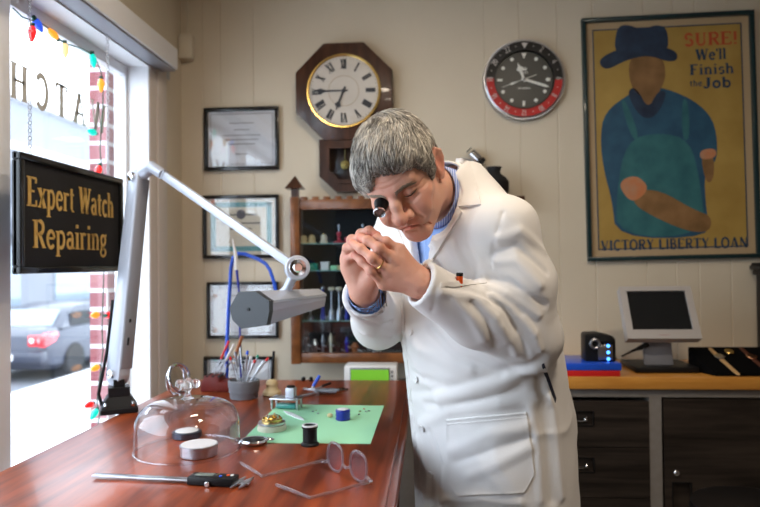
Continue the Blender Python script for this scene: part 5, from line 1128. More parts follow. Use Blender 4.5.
G().box(p+V((-.002,.0,.009)), (.060,.030,.014), rotm(0,0,-8), .004).done('tray', mat('teal_glass_tray', (.10,.42,.40), .1, trans=.4), t)
p = TZp(343, 420, zc); t = thing('blue_container', 'short deep blue ribbed pot with pale top on the green card', 'pot', p); g = G()
g.lathe([(.0185,0),(.0200,.003),(.0185,.008),(.0200,.013),(.0188,.018),(.0200,.023),(.0185,.027),(.016,.028)], up(p), 36); g.done('body', 'bluedk', t); g = G(); g.lathe([(.0001,.0295),(.014,.0290),(.0165,.0275)], up(p), 24); g.done('cap', 'white', t)
G().ball(TZp(330, 418, zc+.006), .0075, 14, (1.1,.9,.8)).done('pith_ball', 'ltwood', label='small cream ball just left of the blue ribbed pot', cat='ball')
def tweez(lbl, a, b, m, w_=.006):
    t = thing('tweezers', lbl, 'tweezers', (a+b)/2); T = frame(a, b-a, V((0,0,1)).cross(b-a)); L_ = (b-a).length
    for s in (-1, 1): G().prism([(0,s*.001),(L_*.3,s*w_*.5),(L_*.75,s*w_*.42),(L_,s*.0006),(L_*.75,s*w_*.1),(L_*.3,s*w_*.15),(0,0)] if s > 0 else [(0,0),(L_*.3,s*w_*.15),(L_*.75,s*w_*.1),(L_,s*.0006),(L_*.75,s*w_*.42),(L_*.3,s*w_*.5),(0,s*.001)], T, 0, .003).done('arm', m, t)
tweez('pale metal tweezers with dark tips on the left half of the green card', TZp(284, 412, zc), TZp(304, 421, zc), 'white', .016)
for i, (x, y, r, m_) in enumerate(((313,412,.003,'ink'),(318,414,.0035,'steel'),(316,411,.002,'gold'),(360,412,.0035,'gold'),(364,409.5,.003,'redp'),(366,412,.004,'steel'),(369,411.5,.0035,'ink'),(359,415,.003,'ink'))):
    G().lathe([(r*.4,0),(r,0),(r,.0016),(r*.4,.0016)], up(TZp(x, y, zc)), 14).done('watch_part', m_, label='tiny loose watch wheel on the green card'+(' near the tweezers' if i < 3 else ' right of the blue pot'), cat='watch part', group='loose watch parts '+('near the tweezers' if i < 3 else 'right of the blue pot'))
# hand tools at the back of the card
def stick(name, lbl, cat, a, b, segs, grp=None, loc=None):   # segs: (t0,t1,r0,r1,mat,part)
    t = thing(name, lbl, cat, loc or a, grp)
    for t0, t1, r0, r1, m_, pn in segs: G().tube([a.lerp(b, t0), a.lerp(b, t0+(t1-t0)*.5), a.lerp(b, t1)], [r0, (r0+r1)/2, r1], 10).done(pn, m_, t)
    return t
def pliers(lbl, a, b, m, hm, z=.006, open_=.020):
    t = thing('pliers', lbl, 'pliers', (a+b)/2); T = frame(a+V((0,0,z)), b-a, V((0,0,1)).cross(b-a)); L_ = (b-a).length
    for s in (-1, 1):
        G().prism([(L_*.60,-s*.006),(L_*.78,-s*.007),(L_,-s*.0015),(L_,0),(L_*.62,s*.005)] if s < 0 else [(L_*.62,s*.005),(L_,0),(L_,-s*.0015),(L_*.78,-s*.007),(L_*.60,-s*.006)], T, -.004, .004, .0008).done('jaw', m, t)
        G().tube([T @ V((L_*.62,s*.004,0)), T @ V((L_*.45,s*open_*.6,0)), T @ V((L_*.2,s*open_,0)), T @ V((0,s*open_*.8,0))], [.004,.005,.0052,.0045], 8).done('handle', hm, t)
    G().cyl(T @ V((L_*.64,0,-.006)), T @ V((L_*.64,0,.006)), .007, n=18).done('pivot', m, t)
pliers('silver pliers lying behind the green card with chrome ring end', TZp(346,391), TZp(300,398), 'steel', 'chrome', .006, .012)
pliers('grey pliers with dark handles behind the green card', TZp(338,396), TZp(303,394), 'steel', 'greypot', .016, .014)
a = TZp(311, 396, .020); b = onY(319.5, 376, a.y+.03); stick('screwdriver', 'bright blue handled tool propped on the pliers behind the green card', 'screwdriver', a, b, [(0,.25,.0022,.003,'steel','shaft'),(.25,1,.0055,.0058,'blue','handle')])
a = TZp(316, 396, .024); b = onY(331, 383, a.y+.02); stick('file', 'slim black tool propped beside the blue handled one', 'tool', a, b, [(0,.4,.0015,.002,'steel','shaft'),(.4,1,.0035,.0035,'black','handle')])
for x in (303.5, 311): G().lathe([(.0001,.016),(.006,.014),(.008,.008),(.006,0)], up(V((onY(x,380,2.27).x, 2.27, ZT))), 14).done('peg', 'black', label='tiny black peg at the back edge of the table, %s' % ('left of its twin' if x < 305 else 'just behind the blue handled tool'), cat='peg', group='black pegs on the back edge')
# turned wooden tool with black rod
p = TZp(272, 395); t = thing('staking_tool', 'pale turned wooden tool with black rod upright near the screwdriver pot', 'tool', p)
G().lathe([(.026,0),(.030,.003),(.0295,.011),(.020,.020),(.018,.028),(.020,.036),(.016,.046),(.006,.051)], up(p), 32).done('handle', 'ltwood', t); G().tube([p+V((0,0,.046)), p+V((.003,0,.09)), p+V((.007,0,.140))], .0042, 10).done('rod', 'black', t)
# grey pot of screwdrivers
p = TZp(244, 398); pot = G().lathe([(.040,0),(.043,.003),(.044,.018),(.047,.022),(.047,.032),(.049,.036),(.049,.056),(.045,.058),(.043,.050),(.0001,.048)], up(p), 40).done('tool_pot', 'greypot', label='round grey pot holding slim screwdrivers on the table', cat='pot')
rr = random.Random(4)
SD = [(230,357,'redp'),(235,352,'steel'),(238.5,356,'steel'),(243,361,'black'),(247.5,351,'blue'),(251,356,'white'),(255,360,'redp'),(258,355,'greenp'),(263.5,361,'steel'),(268,358,'redp'),(233,362,'cream_plastic'),(240.5,347,'steel')]
nm_ = {'redp':'red','steel':'steel','black':'black','blue':'blue','white':'white','greenp':'green','cream_plastic':'cream'}; cnt_ = {}
for x, y, m_ in SD: cnt_[m_] = cnt_.get(m_, 0)+1
def sd_label(x, m_):
    if cnt_[m_] == 1: return 'slim screwdriver with %s top standing in the grey pot' % nm_[m_]
    xs = [q[0] for q in SD if q[2] == m_]; xs.sort(); i = xs.index(x)
    return '%s-topped slim screwdriver in the grey pot, %s of the %s ones' % (nm_[m_], ['leftmost', 'second from left', 'third from left', 'rightmost'][i if i < len(xs)-1 else 3], nm_[m_])
for x, y, m_ in SD:
    a = p+V(((x-247)*.0009, rr.uniform(-.02,.02), .0481)); b = onY(x, y, p.y+rr.uniform(-.03,.03))
    stick('screwdriver', sd_label(x, m_), 'screwdriver', a, b, [(0,.5,.0016,.0018,'steel','shaft'),(.5,.90,.0030,.0030,'steel','handle'),(.90,1,.0048,.0036,m_,'swivel_cap')], 'screwdrivers in the grey pot')
# maroon tool rack
pr_ = TZp(217, 391); rk = thing('tool_rack', 'stepped maroon wooden rack holding hand tools beside the grey pot', 'rack', pr_)
x0, x1 = onY(202.5,390,pr_.y).x, onY(231,390,pr_.y).x; zt_ = onY(215,375,pr_.y).z
g = G(); g.prism([(x0,ZT),(x1,ZT),(x1,zt_-.02),(x1-.035,zt_-.02),(x1-.035,zt_),(x0+.012,zt_),(x0+.008,zt_-.015),(x0,zt_-.022)], Matrix(((1,0,0,0),(0,0,1,pr_.y),(0,1,0,0),(0,0,0,1))), -.02, .06, .003); g.done('block', 'maroon', rk)
for q in (0, 1, 2): G().bb(x0+.018+q*.02, x0+.026+q*.02, pr_.y-.021, pr_.y+.05, zt_-.004, zt_+.001).done('slot', 'black', rk)
Yr = pr_.y+.02
TL = [(214,375,229,341,'redp','long red handled tool leaning in the maroon rack',.0042),(219,374,234,344,'white','white handled tool leaning in the maroon rack',.0052),(224,376,230,350,'bluedk','short dark blue tool leaning in the maroon rack',.0048),(228,377,242,336,'brownhandle','brown wooden handled tool leaning in the maroon rack',.0065),(212,376,221,362,'black','thin black wire tool in the maroon rack, leftmost of three',.0022),(217,376,226,361,'black','thin black wire tool in the maroon rack, middle of three',.0022),(222,377,231,362,'black','thin black wire tool in the maroon rack, rightmost of three',.0022)]
for i, (ax_, ay_, bx_, by_, m_, l_, r_) in enumerate(TL):
    a = onY(ax_, ay_, Yr+(.004*i-.01)); a.z = max(a.z, (zt_ if a.x < x1-.035 else zt_-.02)+.001); b = onY(bx_, by_, Yr+.03); stick('hand_tool', l_, 'tool', a, b, [(0,.45,.0016,.0018,'steel','shaft'),(.45,1,r_*.8,r_,m_,'handle')], 'tools in the maroon rack')
# blue tube arch
Ya = pr_.y+.10; q0 = onY(226.5, 352, Ya); q0.z = ZT
ba = thing('tube_arch', 'bent bright blue tube arch rising behind the lamp head', 'tube', q0)
pts = [q0, onY(227,344,Ya), onY(229,300,Ya), onY(231,268,Ya), onY(233,258,Ya), onY(238,253.5,Ya), onY(245,254,Ya), onY(258,259,Ya), onY(266,264,Ya), onY(270,270,Ya), onY(274,282,Ya), onY(276,292,Ya)]
G().tube(pts, .0065, 12).done('tube', 'blue', ba); G().lathe([(.022,0),(.022,.006),(.009,.010)], up(q0), 24).done('foot', 'black', ba)
a = onY(241, 340, Ya-.04); a.z = ZT; nz_ = thing('oiler', 'white pointed nozzle on a thin blue stem in front of the blue tube arch', 'oiler', a)
G().tube([a, onY(239,292,Ya-.04), onY(236.5,268,Ya-.04)], [.0030,.0035,.0045], 10).done('stem', 'bluedk', nz_); G().tube([onY(236.5,270,Ya-.04), onY(235.5,254,Ya-.04), onY(232.5,239,Ya-.04)], [.0075,.0062,.0018], 12).done('nozzle', 'white', nz_)
G().lathe([(.020,0),(.020,.006),(.005,.010)], up(a), 20).done('foot', 'black', nz_)
# ---- low side cabinet and the green display device behind the table
sc_x0, sc_x1 = onY(338, 380, 2.45).x, .30
scb = thing('side_cabinet', 'low grey cabinet between the work table and the wall', 'cabinet', ((sc_x0+sc_x1)/2, 2.55, 0)); G().bb(sc_x0, sc_x1, 2.335, 2.785, 0, .80, .004).done('body', 'grey_frame', scb)
x0, x1 = onY(344, 370, 2.42).x, onY(397, 370, 2.42).x; z1 = onY(370, 366, 2.42).z
dv = thing('timing_device', 'cream bench instrument with bright green screen behind the table', 'device', ((x0+x1)/2, 2.46, .80)); G().bb(x0, x1, 2.42, 2.52, .80, z1, .006).done('housing', 'white', dv)
a, b = onY(351, 369.5, 2.42), onY(389, 383, 2.42); G().bb(a.x-.004, b.x+.004, 2.417, 2.421, b.z-.03, a.z+.006, .001).done('bezel', 'greypot', dv); G().bb(a.x, b.x, 2.414, 2.418, b.z-.028, a.z).done('screen', mat('green_lcd', (.20,.55,.05), .2, emis=((.30,.80,.05), .2)), dv, label='bright lime green screen')
for k in range(3): G().cyl((b.x+.012, 2.42, a.z-.008-k*.016), (b.x+.012, 2.414, a.z-.008-k*.016), .004, n=12).done('button', 'greypot', dv)
# ================================================================ WALL DISPLAY CABINET
YF = 2.64; cx0, cx1 = onY(291, 300, YF).x, .185; pw = .040
zb_, zt2 = onY(300,363,YF).z, onY(340,196,YF).z
wc = thing('display_cabinet', 'reddish wood glazed wall cabinet with spired post and notched top rail', 'cabinet', ((cx0+cx1)/2, YB, zb_))
for x in (cx0, cx1-pw):
    po_ = G().bb(x, x+pw, YF-.012, YF+.03, zb_-.004, onY(300,197,YF).z, .004).done('post', 'cabwood', wc)
    z = onY(300,197,YF).z; g = G(); frust(g, (x+pw/2, YF+.009, z), .030, .030, 0, .045, I4); frust(g, (x+pw/2, YF+.009, z), .076, .002, .035, .090, I4); g.done('finial', 'walnut', po_, label='pointed dark finial', smooth=False)
zr1 = onY(340,209,YF).z; g = G(); ztr = onY(340,199,YF).z; g.bb(cx0+pw, cx1-pw, YF-.004, YF+.02, zr1, ztr, .002); x = cx0+pw+.004
while x < cx1-pw-.03: g.bb(x, x+.028, YF-.004, YF+.02, ztr-.002, ztr+.012, .001); x += .048
g.done('top_rail', 'cabwood', wc)
zbr = onY(340,353,YF).z; G().bb(cx0+pw, cx1-pw, YF-.004, YF+.02, zb_, zbr, .003).done('bottom_rail', 'cabwood', wc)
for x in (cx0+.004, cx1-.024): G().bb(x, x+.020, YF+.03, YB-.002, zb_, ztr, .002).done('side_panel', 'cabwood', wc)
G().bb(cx0+.024, cx1-.024, YB-.014, YB-.002, zb_, ztr).done('back_panel', 'tealdark', wc)
G().bb(cx0+.024, cx1-.024, YF+.02, YB-.014, ztr-.016, ztr-.002, .001).done('top_panel', 'cabwood', wc); G().bb(cx0+.024, cx1-.024, YF+.02, YB-.014, zb_+.002, zb_+.016, .001).done('bottom_panel', 'cabwood', wc)
G().bb(cx0+pw, cx1-pw, YF+.008, YF+.011, zbr, zr1).done('door_glass', 'cabglass', wc)
SHZ = [onY(340,243,2.68).z, onY(340,270,2.68).z, onY(340,320,2.68).z]
for z in SHZ: G().bb(cx0+.025, cx1-.025, YF+.025, YB-.016, z-.005, z).done('shelf', mat('green_edge_glass_shelf', (.16,.30,.28), .1, coat=.5), wc)
Yc = 2.71
def shx(px): return onY(px, 250, Yc).x
for i, (px, m_, h_, l_) in enumerate(((304,'ltwood',.034,'leftmost'),(312,'ltwood',.036,'second from left'),(324,'cream_plastic',.038,'third from left'))):
    p = V((shx(px), Yc, SHZ[0])); t = thing('small_pot', 'small tan turned pot on the top cabinet shelf, %s' % l_, 'pot', p, 'tan pots on the top cabinet shelf'); G().lathe([(.018,0),(.018,.006),(.014,.012),(.015,h_*.7),(.010,h_)], up(p), 20).done('body', m_, t); G().lathe([(.0001,h_+.008),(.004,h_+.006),(.0035,h_)], up(p), 12).done('knob', 'gold', t)
for px, l_ in ((339,'beside the tan pots'),(363,'near the hands')):
    p = V((shx(px), Yc, SHZ[0])); t = thing('red_stand', 'crimson bench tool with round foot on the top cabinet shelf %s' % l_, 'tool', p, 'crimson tools on the top cabinet shelf')
    G().lathe([(.024,0),(.024,.006),(.008,.012),(.006,.030),(.010,.034),(.010,.046),(.004,.050)], up(p), 22).done('body', 'pinkred', t); G().cyl(p+V((0,0,.048)), p+V((0,0,.078)), .0022, n=8).done('spindle', 'steel', t); G().lathe([(.005,.070),(.005,.078),(.002,.082)], up(p), 12).done('tip', 'steel', t)
p = V((shx(350), Yc, SHZ[0])); G().box(p+V((0,0,.013)), (.044,.03,.026), None, .004).done('red_box', 'pinkred', label='small crimson box between the red tools in the wall cabinet', cat='box')
for px, w_, h_, m_, l_ in ((313,.040,.030,'greenp','green box on the middle shelf of the wall cabinet'),(325,.034,.036,'white','white box between green and teal boxes in the wall cabinet'),(334,.028,.020,'mat_green','pale green low box on the middle cabinet shelf'),(342,.036,.020,'ltwood','tan low box at the end of the row on the middle cabinet shelf'),(356,.030,.034,'brownhandle','brown box on the middle cabinet shelf by the hands')):
    x = shx(px); g = G(); g.box((x, Yc, SHZ[1]+h_*.4), (w_, .03, h_*.8), None, .002); t = thing('small_box', l_, 'box', (x, Yc, SHZ[1])); g.done('box_body', m_, t); G().box((x, Yc, SHZ[1]+h_*.88), (w_+.003, .033, h_*.2), None, .002).done('lid', m_, t)
for px, l_ in ((331,'left one of the pair'),(338.5,'right one of the pair')):     # plungers with pale knobs
    p = V((shx(px), Yc, SHZ[2])); t = thing('plunger_tool', 'steel rod tool with round pale top in the wall cabinet, %s' % l_, 'tool', p, 'pale-topped rod tools'); G().lathe([(.012,0),(.012,.035),(.006,.045),(.004,.060),(.004,.120)], up(p), 18).done('rod', 'steel', t); G().lathe([(.004,.120),(.014,.126),(.015,.134),(.010,.138),(.0001,.139)], up(p), 20).done('knob', 'cream_plastic', t)
for px, h_, l_ in ((322,.13,'tall blue rod tool standing on the lower cabinet shelf'),(346,.10,'shorter blue rod tool standing on the lower cabinet shelf')):
    p = V((shx(px), Yc+.01, SHZ[2])); t = thing('blue_tool', l_, 'tool', p); G().lathe([(.010,0),(.012,.01),(.008,.03),(.006,h_)], up(p), 14).done('body', 'bluedk', t); G().lathe([(.008,h_),(.008,h_+.01),(.0001,h_+.012)], up(p), 14).done('cap', 'steel', t)
p = V((shx(310), Yc, SHZ[2])); t = thing('gauge', 'brass-topped gauge standing on the lower shelf by the left cabinet post', 'gauge', p); G().lathe([(.014,0),(.014,.012),(.005,.02),(.005,.10),(.010,.105),(.010,.125)], up(p), 16).done('stem', 'steel', t); G().lathe([(.012,.125),(.014,.130),(.0001,.138)], up(p), 16).done('cap', 'gold', t)
zbt = zb_+.016; BT = [(306,.10,.016,'black'),(314,.075,.020,'steel'),(322,.095,.012,'steel'),(330,.10,.011,'cream_plastic'),(338,.060,.022,'black'),(346,.085,.014,'bluedk'),(354,.06,.024,'brownhandle'),(364,.07,.018,'black'),(374,.06,.020,'steel')]
for i, (px, h_, r_, m_) in enumerate(BT):
    p = V((shx(px), Yc, zbt)); t = thing('bench_tool', 'small %s bench tool on the cabinet floor, number %s from the left post' % ({'black':'black','steel':'steel','cream_plastic':'cream','bluedk':'blue','brownhandle':'brown'}[m_], ['one','two','three','four','five','six','seven','eight','nine'][i]), 'tool', p, 'tools on the cabinet floor')
    G().lathe([(r_,0),(r_,.008),(r_*.5,.016),(r_*.55,h_*.6),(r_*.8,h_*.7),(r_*.3,h_)], up(p), 16).done('body', m_, t); G().box(p+V((r_*.6,-.004,h_*.5)), (r_*1.6,.006,.006), rotm(0,25,0), .001).done('lever', 'steel', t)
# things standing on top of the wall cabinet
Yt = 2.70; zct = ztr-.002
G().bb(.24, .385, 2.62, YB-.001, zct-.020, zct, .003).done('wall_shelf', 'walnut', label='small dark shelf on the wall behind the shoulder, right of the cabinet', cat='shelf')
p = V((.275, 2.772, zct)); hk = onY(472, 156, Yt); t = thing('spot_lamp', 'chrome clip lamp with black ends on a thin curved arm behind the shoulder', 'lamp', p)
G().lathe([(.022,0),(.022,.006),(.008,.012)], up(p), 24).done('foot', 'black', t); Yt = 2.765; e = onY(473, 157, Yt)
G().tube([p+V((.0,0,.01)), p+V((0,0,.05)), onY(482,168,Yt), onY(474,161,Yt), onY(462,158,Yt), onY(459,162,Yt)], .0035, 8).done('arm', 'steel', t)
a, b = onY(470,151,Yt), onY(480,161,Yt); G().cyl(a.lerp(b,.1), a.lerp(b,.9), .020, n=24, bev=.003).done('shade', 'chrome', t)
for q, s in ((a,-1),(b,1)): G().cyl(q+(b-a).normalized()*(s*.0-.004), q+(b-a).normalized()*(.012*s+.004), .0215 if s > 0 else .016, n=24, bev=.002).done('shade_end', 'black', t)
Yt = 2.685; p0_, p1_ = onY(489,190,Yt), onY(500,168,Yt); px_ = onY(494,180,Yt).x; t = thing('black_case', 'black flared case standing on the wall cabinet behind the shoulder', 'case', (px_, Yt, zct))
zl = lambda y: onY(494, y, Yt).z-zct
G().lathe([(.045,0),(.060,.02),(.062,zl(182)),(.050,zl(178)),(.030,zl(174.5)),(.026,zl(172)),(.031,zl(168)),(.0001,zl(168))], up(V((px_, Yt, zct))), 28).done('body', 'blackm', t); G().lathe([(.031,zl(168)),(.034,zl(168)+.003),(.0001,zl(168)+.006)], up(V((px_, Yt, zct))), 24).done('lid', 'blackm', t)
# ================================================================ COUNTER WITH CABINETS
YC = onZ(620, 377, ZT).y; cX0, cX1 = .34, 2.29
ct = thing('counter_top', 'orange-toned wooden worktop along the back wall', 'worktop', (1.3, (YC+YB)/2, .835)); G().bb(cX0, cX1, YC, YB-.001, .835, ZT, .004).done('slab', 'oak', ct)
YP = YC+.022; zc0 = .05; ztop = .834
xm0, xm1 = onY(649, 420, YP).x, onY(663.5, 420, YP).x
for i, (x0, x1, dr_) in enumerate(((cX0, xm0+.022, True), (xm0+.022, cX1, False))):
    cb_ = thing('base_cabinet', ('dark wood drawer unit in grey frame under the worktop, beside the man' if dr_ else 'dark wood cabinet with lock and recessed pull under the worktop'), 'cabinet', ((x0+x1)/2, (YP+YB)/2, 0), None)
    g = G(); s = .022; g.bb(x0, x0+s, YP, YB-.005, zc0, ztop); g.bb(x1-s, x1, YP, YB-.005, zc0, ztop); g.bb(x0+s, x1-s, YP, YB-.005, ztop-.030, ztop); g.bb(x0+s, x1-s, YP, YB-.005, zc0, zc0+.03); g.bb(x0+s, x1-s, YB-.02, YB-.005, zc0+.03, ztop-.03); g.bb(x0, x1, YP+.05, YB-.01, 0, zc0)
    g.done('carcass', 'grey_frame', cb_, smooth=False)
    def recess_panel(nm, x0, x1, z0, z1, hx0, hx1, hz0, hz1):
        g = G(); y0, y1 = YP-.002, YP+.016
        for a in ((x0, hx0, z0, z1), (hx1, x1, z0, z1), (hx0, hx1, z0, hz0), (hx0, hx1, hz1, z1)): g.bb(a[0], a[1], y0, y1, a[2], a[3])
        g.bb(hx0, hx1, y1-.004, y1+.002, hz0, hz1); d_ = g.done(nm, 'wenge', cb_, smooth=False)
        g = G(); w_ = .004
        for a in ((hx0-w_, hx1+w_, hz1, hz1+w_), (hx0-w_, hx1+w_, hz0-w_, hz0), (hx0-w_, hx0, hz0, hz1), (hx1, hx1+w_, hz0, hz1)): g.bb(a[0], a[1], y0-.003, y0+.001, a[2], a[3], .001)
        g.done('pull_frame', 'black', d_); return d_
    if dr_:
        zs = [onY(600, y, YP).z for y in (401, 447.5, 498)]+[onY(600, 545, YP).z, .08]
        for k in range(4):
            zt3, zb3 = zs[k], zs[k+1]+.003; hz1 = zt3-.040; hz0 = hz1-.048; hx1 = onY(593, 420, YP).x; dw = recess_panel('drawer', x0+s+.002, xm0, zb3, zt3, hx1-.22, hx1, hz0, hz1)
            g = G(); g.tube([(hx1-.20, YP+.004, hz0+.014), (hx1-.035, YP+.002, hz0+.014), (hx1-.024, YP+.001, hz0+.020), (hx1-.022, YP+.002, hz0+.030)], .004, 8); g.ball((hx1-.026, YP-.0, hz0+.020), .008, 14); g.done('handle', 'chrome', dw)
    else:
        zt3 = onY(700, 399, YP).z; hx0 = onY(673, 490, YP).x; dw = recess_panel('door', xm1, x1-s, zc0+.03, zt3, hx0, hx0+.062, onY(680,540,YP).z, onY(680,483,YP).z)
        lk = onY(676.5, 473, YP-.002); G().lathe([(.010,-.002),(.011,.004),(.008,.007),(.0001,.007)], zframe(lk, (0,-1,0)), 24).done('lock', 'chrome', dw); G().box(lk+V((0,-.0075,0)), (.0015,.001,.007)).done('keyhole', 'black', dw)
# blue and red flat boxes
def CZ(px, py, dz=0): p = onZ(px, py, ZT); return V((p.x, p.y, ZT+dz))
fx0, fx1 = CZ(556,378).x, CZ(624,378).x; fy = YC+.006
G().bb(fx0, fx1-.004, fy+.002, fy+.20, ZT+.0002, ZT+.022, .002).done('flat_box', 'redp', label='flat red box on the worktop, under the blue one', cat='box', group='flat boxes on the worktop')
G().bb(fx0, fx1, fy, fy+.21, ZT+.0224, ZT+.048, .002).done('flat_box', 'blue', label='flat blue box on the worktop, stacked on the red one', cat='box', group='flat boxes on the worktop')
# small gadget with blue lights
Yg = 2.45; gx0, gx1 = onY(583.5,350,Yg).x, onY(613.5,350,Yg).x; zg0 = ZT+.0485; zg1 = onY(598,332,Yg).z
gd = thing('desk_gadget', 'small black and silver upright gadget with blue lights on the flat boxes', 'gadget', ((gx0+gx1)/2, Yg, zg0))
n = 10; pr2 = [(gx0, zg0), (gx1, zg0)]+arc(gx1-.02, zg1-.028, .02, 0, 80, 5, .018)+[(gx0+.05, zg1)]+arc(gx0+.012, zg1-.014, .012, 100, 180, 4)
G().prism(pr2, Matrix(((1,0,0,0),(0,0,1,Yg-.03),(0,1,0,0),(0,0,0,1))), 0, .075, .004).done('body', 'black', gd)
G().bb(gx0+.045, gx1-.012, Yg-.034, Yg-.028, zg0+.006, zg0+.062, .002).done('front_plate', 'steel', gd, label='silver front plate')
G().bb(gx0+.045, gx1-.008, Yg-.036, Yg-.026, zg0+.070, zg1-.022, .004).done('display', 'screen', gd); G().torus((gx0+.034, Yg-.034, zg1-.040), (0,-1,0), .016, .005, 24, 8).done('dial', 'steel', gd)
M['led'] = mat('blue_led', (.05,.25,1), .3, emis=((.06,.28,1), 5))
for k in range(3): G().lathe([(.0001,.002),(.0055,.0015),(.006,0)], zframe((gx1-.028, Yg-.0345, zg0+.010+k*.024), (0,-1,0)), 16).done('led', 'led', gd)
# monitor
Ym = 2.45; T = None; m0, m1, mt0 = onY(627,340,Ym), onY(701,339.5,Ym), onY(621.5,288,Ym+.10)
t = thing('monitor', 'beige tilted flat monitor with black screen on the worktop', 'monitor', V(((m0.x+m1.x)/2, 2.54, ZT)))
mw = m1.x-m0.x; mh = math.hypot(mt0.z-m0.z, .10); T = frame(V((m0.x, Ym, m0.z)), (1,0,0), (0,.10,mt0.z-m0.z)); 
TM = T; zout = (T.to_3x3() @ V((0,0,1))); sgn = -1 if zout.y > 0 else 1     # z local towards the viewer
def mp_(l): return l
b0 = .024; g = G(); ring_prism(g, [(0,0),(mw,0),(mw,mh),(0,mh)], [(b0,b0+.012),(mw-b0,b0+.012),(mw-b0,mh-b0*.8),(b0,mh-b0*.8)], TM, sgn*-.0, sgn*.014); g.prism([(.0,.0),(mw,.0),(mw,mh),(0,mh)], TM, -sgn*.030, 0, .004); g.done('casing', 'monitor', t, smooth=False)
G().prism([(b0,b0+.012),(mw-b0,b0+.012),(mw-b0,mh-b0*.8),(b0,mh-b0*.8)], TM, sgn*.001, sgn*.006).done('screen', 'screen', t, label='switched-off black screen')
g = G(); 
for k in range(5): g.box(TM @ V((mw*.5-.016+k*.008, .014, sgn*.0145)), (.004,.0008,.003), TM.to_3x3().to_4x4())
g.done('badge', 'pinkred', t)
nb = onY(658, 352, 2.52); G().box((nb.x, 2.53, (ZT+m0.z)/2+.02), (.105,.020,m0.z-ZT+.04), rotm(-12,0,0), .003).done('neck', 'alu_side', t); G().box((nb.x+.01, 2.55, ZT+.012), (.23,.20,.022), None, .006).done('base', 'black', t)
g = G(); g.tube([onY(648,344,2.50), onY(640,348,2.50), onY(632,351,2.50), CZ(621,358,.006), CZ(610,361,.004)], [.010,.009,.005,.0035,.0035], 10); g.done('cable', 'black', t)
# watch tray
tp = [CZ(687,367.5), CZ(715,376.5), CZ(762,376.5), CZ(760,362)]; 
tt = thing('watch_tray', 'black velvet wedge tray displaying wristwatches on the worktop', 'tray', (tp[1].x+.05, tp[1].y+.1, ZT))
A0 = V((tp[0].x-.010, min(tp[0].y+.02, 2.50), ZT)); B0 = V((tp[1].x+.004, YC+.02, ZT)); Dv = V((1.395, YC+.02, ZT)); Cv = V((1.395, 2.548, ZT)); E0 = V((A0.x, 2.548, ZT)); zhb = onY(700, 347, 2.548).z-ZT; hB = [ .050, .010, .010, zhb, zhb ]; base = [A0, B0, Dv, Cv, E0]
hA = zhb*.62; hs = [hA, .012, .012, zhb, zhb]; hs[0] = .012+(zhb-.012)*((A0.y-B0.y)/(2.548-B0.y))
g = G(); g.raw([tuple(p) for p in base]+[(p.x, p.y, ZT+h) for p, h in zip(base, hs)], [(4,3,2,1,0),(5,6,7,8,9)]+[(i, (i+1) % 5, 5+(i+1) % 5, 5+i) for i in range(5)]); g.done('cushion', 'velvet', tt, smooth=False)
slp = (zhb-.012)/(2.548-B0.y)
def onT(px, py):   # point on tray slope
    n = V((0,-slp,1)).normalized(); o = V((0, B0.y, ZT+.012)); d = ray(px, py); return CAM+d*((o-CAM).dot(n)/d.dot(n)), n
def watch(lbl, head, s0, s1, ms, mc, md, r=.019):
    c, n = onT(*head); t = thing('wristwatch', lbl, 'watch', c, 'wristwatches on the black tray'); a, _ = onT(*s0); b, _ = onT(*s1)
    for q in (a, b):
        d = q-c; T = frame(c+n*.0015, d, n.cross(d)); L_ = d.length; sg_ = 1; g = G(); g.prism([(r*.7,-.009),(L_-.006,-.007),(L_,-.003),(L_,.003),(L_-.006,.007),(r*.7,.009)], T, 0 if (T.to_3x3() @ V((0,0,1))).z > 0 else -.003, .003 if (T.to_3x3() @ V((0,0,1))).z > 0 else 0, .0006); g.done('strap', ms, t)
    T = zframe(c+n*.001, n); G().lathe([(r*.8,0),(r,.002),(r,.007),(r*.9,.009),(r*.82,.009)], T, 30).done('case', mc, t); G().lathe([(.0001,.0085),(r*.82,.0082)], T, 26).done('dial', md, t); G().ball(T @ V((r*1.08,0,.005)), .003, 10).done('crown', mc, t)
watch('silver wristwatch with blue dial and tan leather strap on the black tray', (719,358), (709,348.5), (739,376), 'leather_tan', 'chrome', 'bluedk', .017)
watch('rose gold wristwatch with brown strap on the black tray', (751,358), (740,348), (765,370), 'leather_brown', 'rosegold', 'rosegold', .018)
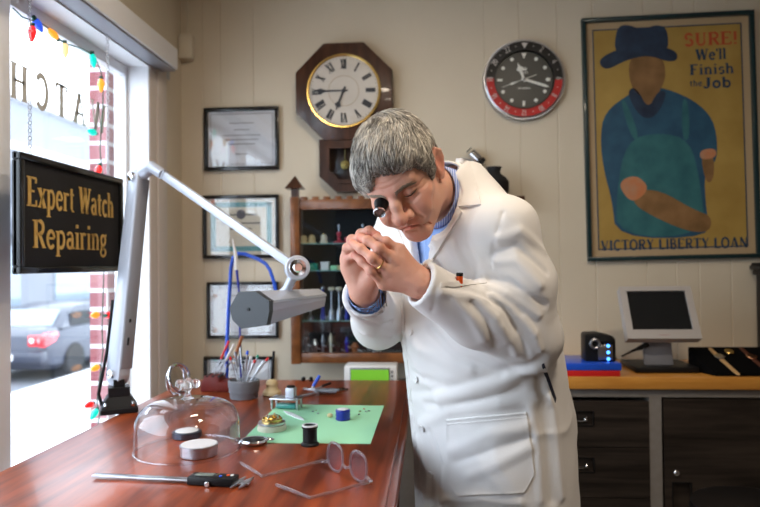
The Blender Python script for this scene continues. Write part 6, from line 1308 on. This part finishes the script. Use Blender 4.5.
c, n = onT(729, 353); t = thing('wristwatch', 'strapless brass watch head with pale dial on the black tray', 'watch', c); T = zframe(c+n*.001, n); G().lathe([(.014,0),(.017,.002),(.017,.007),(.0145,.009)], T, 30).done('case', 'gold', t); G().lathe([(.0001,.0086),(.0145,.0084)], T, 26).done('dial', 'cream_dial', t)
# black case at the right edge
bx_ = onY(754, 300, 2.77).x; zk = onY(753,263,2.58).z; t = thing('display_case', 'tall black lacquered case with moulded top at the end of the worktop', 'case', (bx_+.14, 2.66, ZT))
G().bb(bx_+.010, bx_+.27, 2.58, 2.77, ZT, zk-.05, .003).done('body', 'black', t); g = G(); g.bb(bx_+.0, bx_+.28, 2.57, 2.78, zk-.05, zk-.03, .004); g.bb(bx_-.012, bx_+.292, 2.556, 2.785, zk-.03, zk-.008, .008); g.bb(bx_-.004, bx_+.285, 2.565, 2.780, zk-.008, zk, .003); g.done('cornice', 'black', t)
G().bb(bx_+.04, bx_+.24, 2.572, 2.581, ZT+.04, zk-.09, .003).done('door', 'screen', t); G().ball((bx_+.055, 2.566, ZT+.15), .006, 10).done('knob', 'gold', t)
# black stool at lower right
c = onY(748, 500, 1.95); t = thing('stool', 'black padded swivel stool in front of the dark cabinets', 'stool', (c.x+.03, 1.95, 0))
cxs = c.x+.03; zs_ = onY(748, 503, 1.95).z
G().lathe([(.02,zs_-.06),(.17,zs_-.055),(.185,zs_-.035),(.18,zs_-.012),(.14,zs_-.001),(.0001,zs_)], Matrix.Translation((cxs,1.95,0)), 40).done('seat', 'black', t); G().cyl((cxs,1.95,.10), (cxs,1.95,zs_-.056), .025).done('column', 'chrome', t)
for k in range(5):
    a = k*2*math.pi/5+.3; e = V((cxs+math.cos(a)*.24, 1.95+math.sin(a)*.24, .075)); lg = G().tube([(cxs,1.95,.12), V((cxs,1.95,.11)).lerp(e,.5), e], [.022,.018,.013], 10).done('leg', 'black', t); G().cyl(e+V((0,-.012,-.045)), e+V((0,.012,-.045)), .030, n=20, bev=.004).done('castor', 'black', lg); G().cyl(e+V((0,0,-.03)), e, .008, n=8).done('castor_stem', 'black', lg)
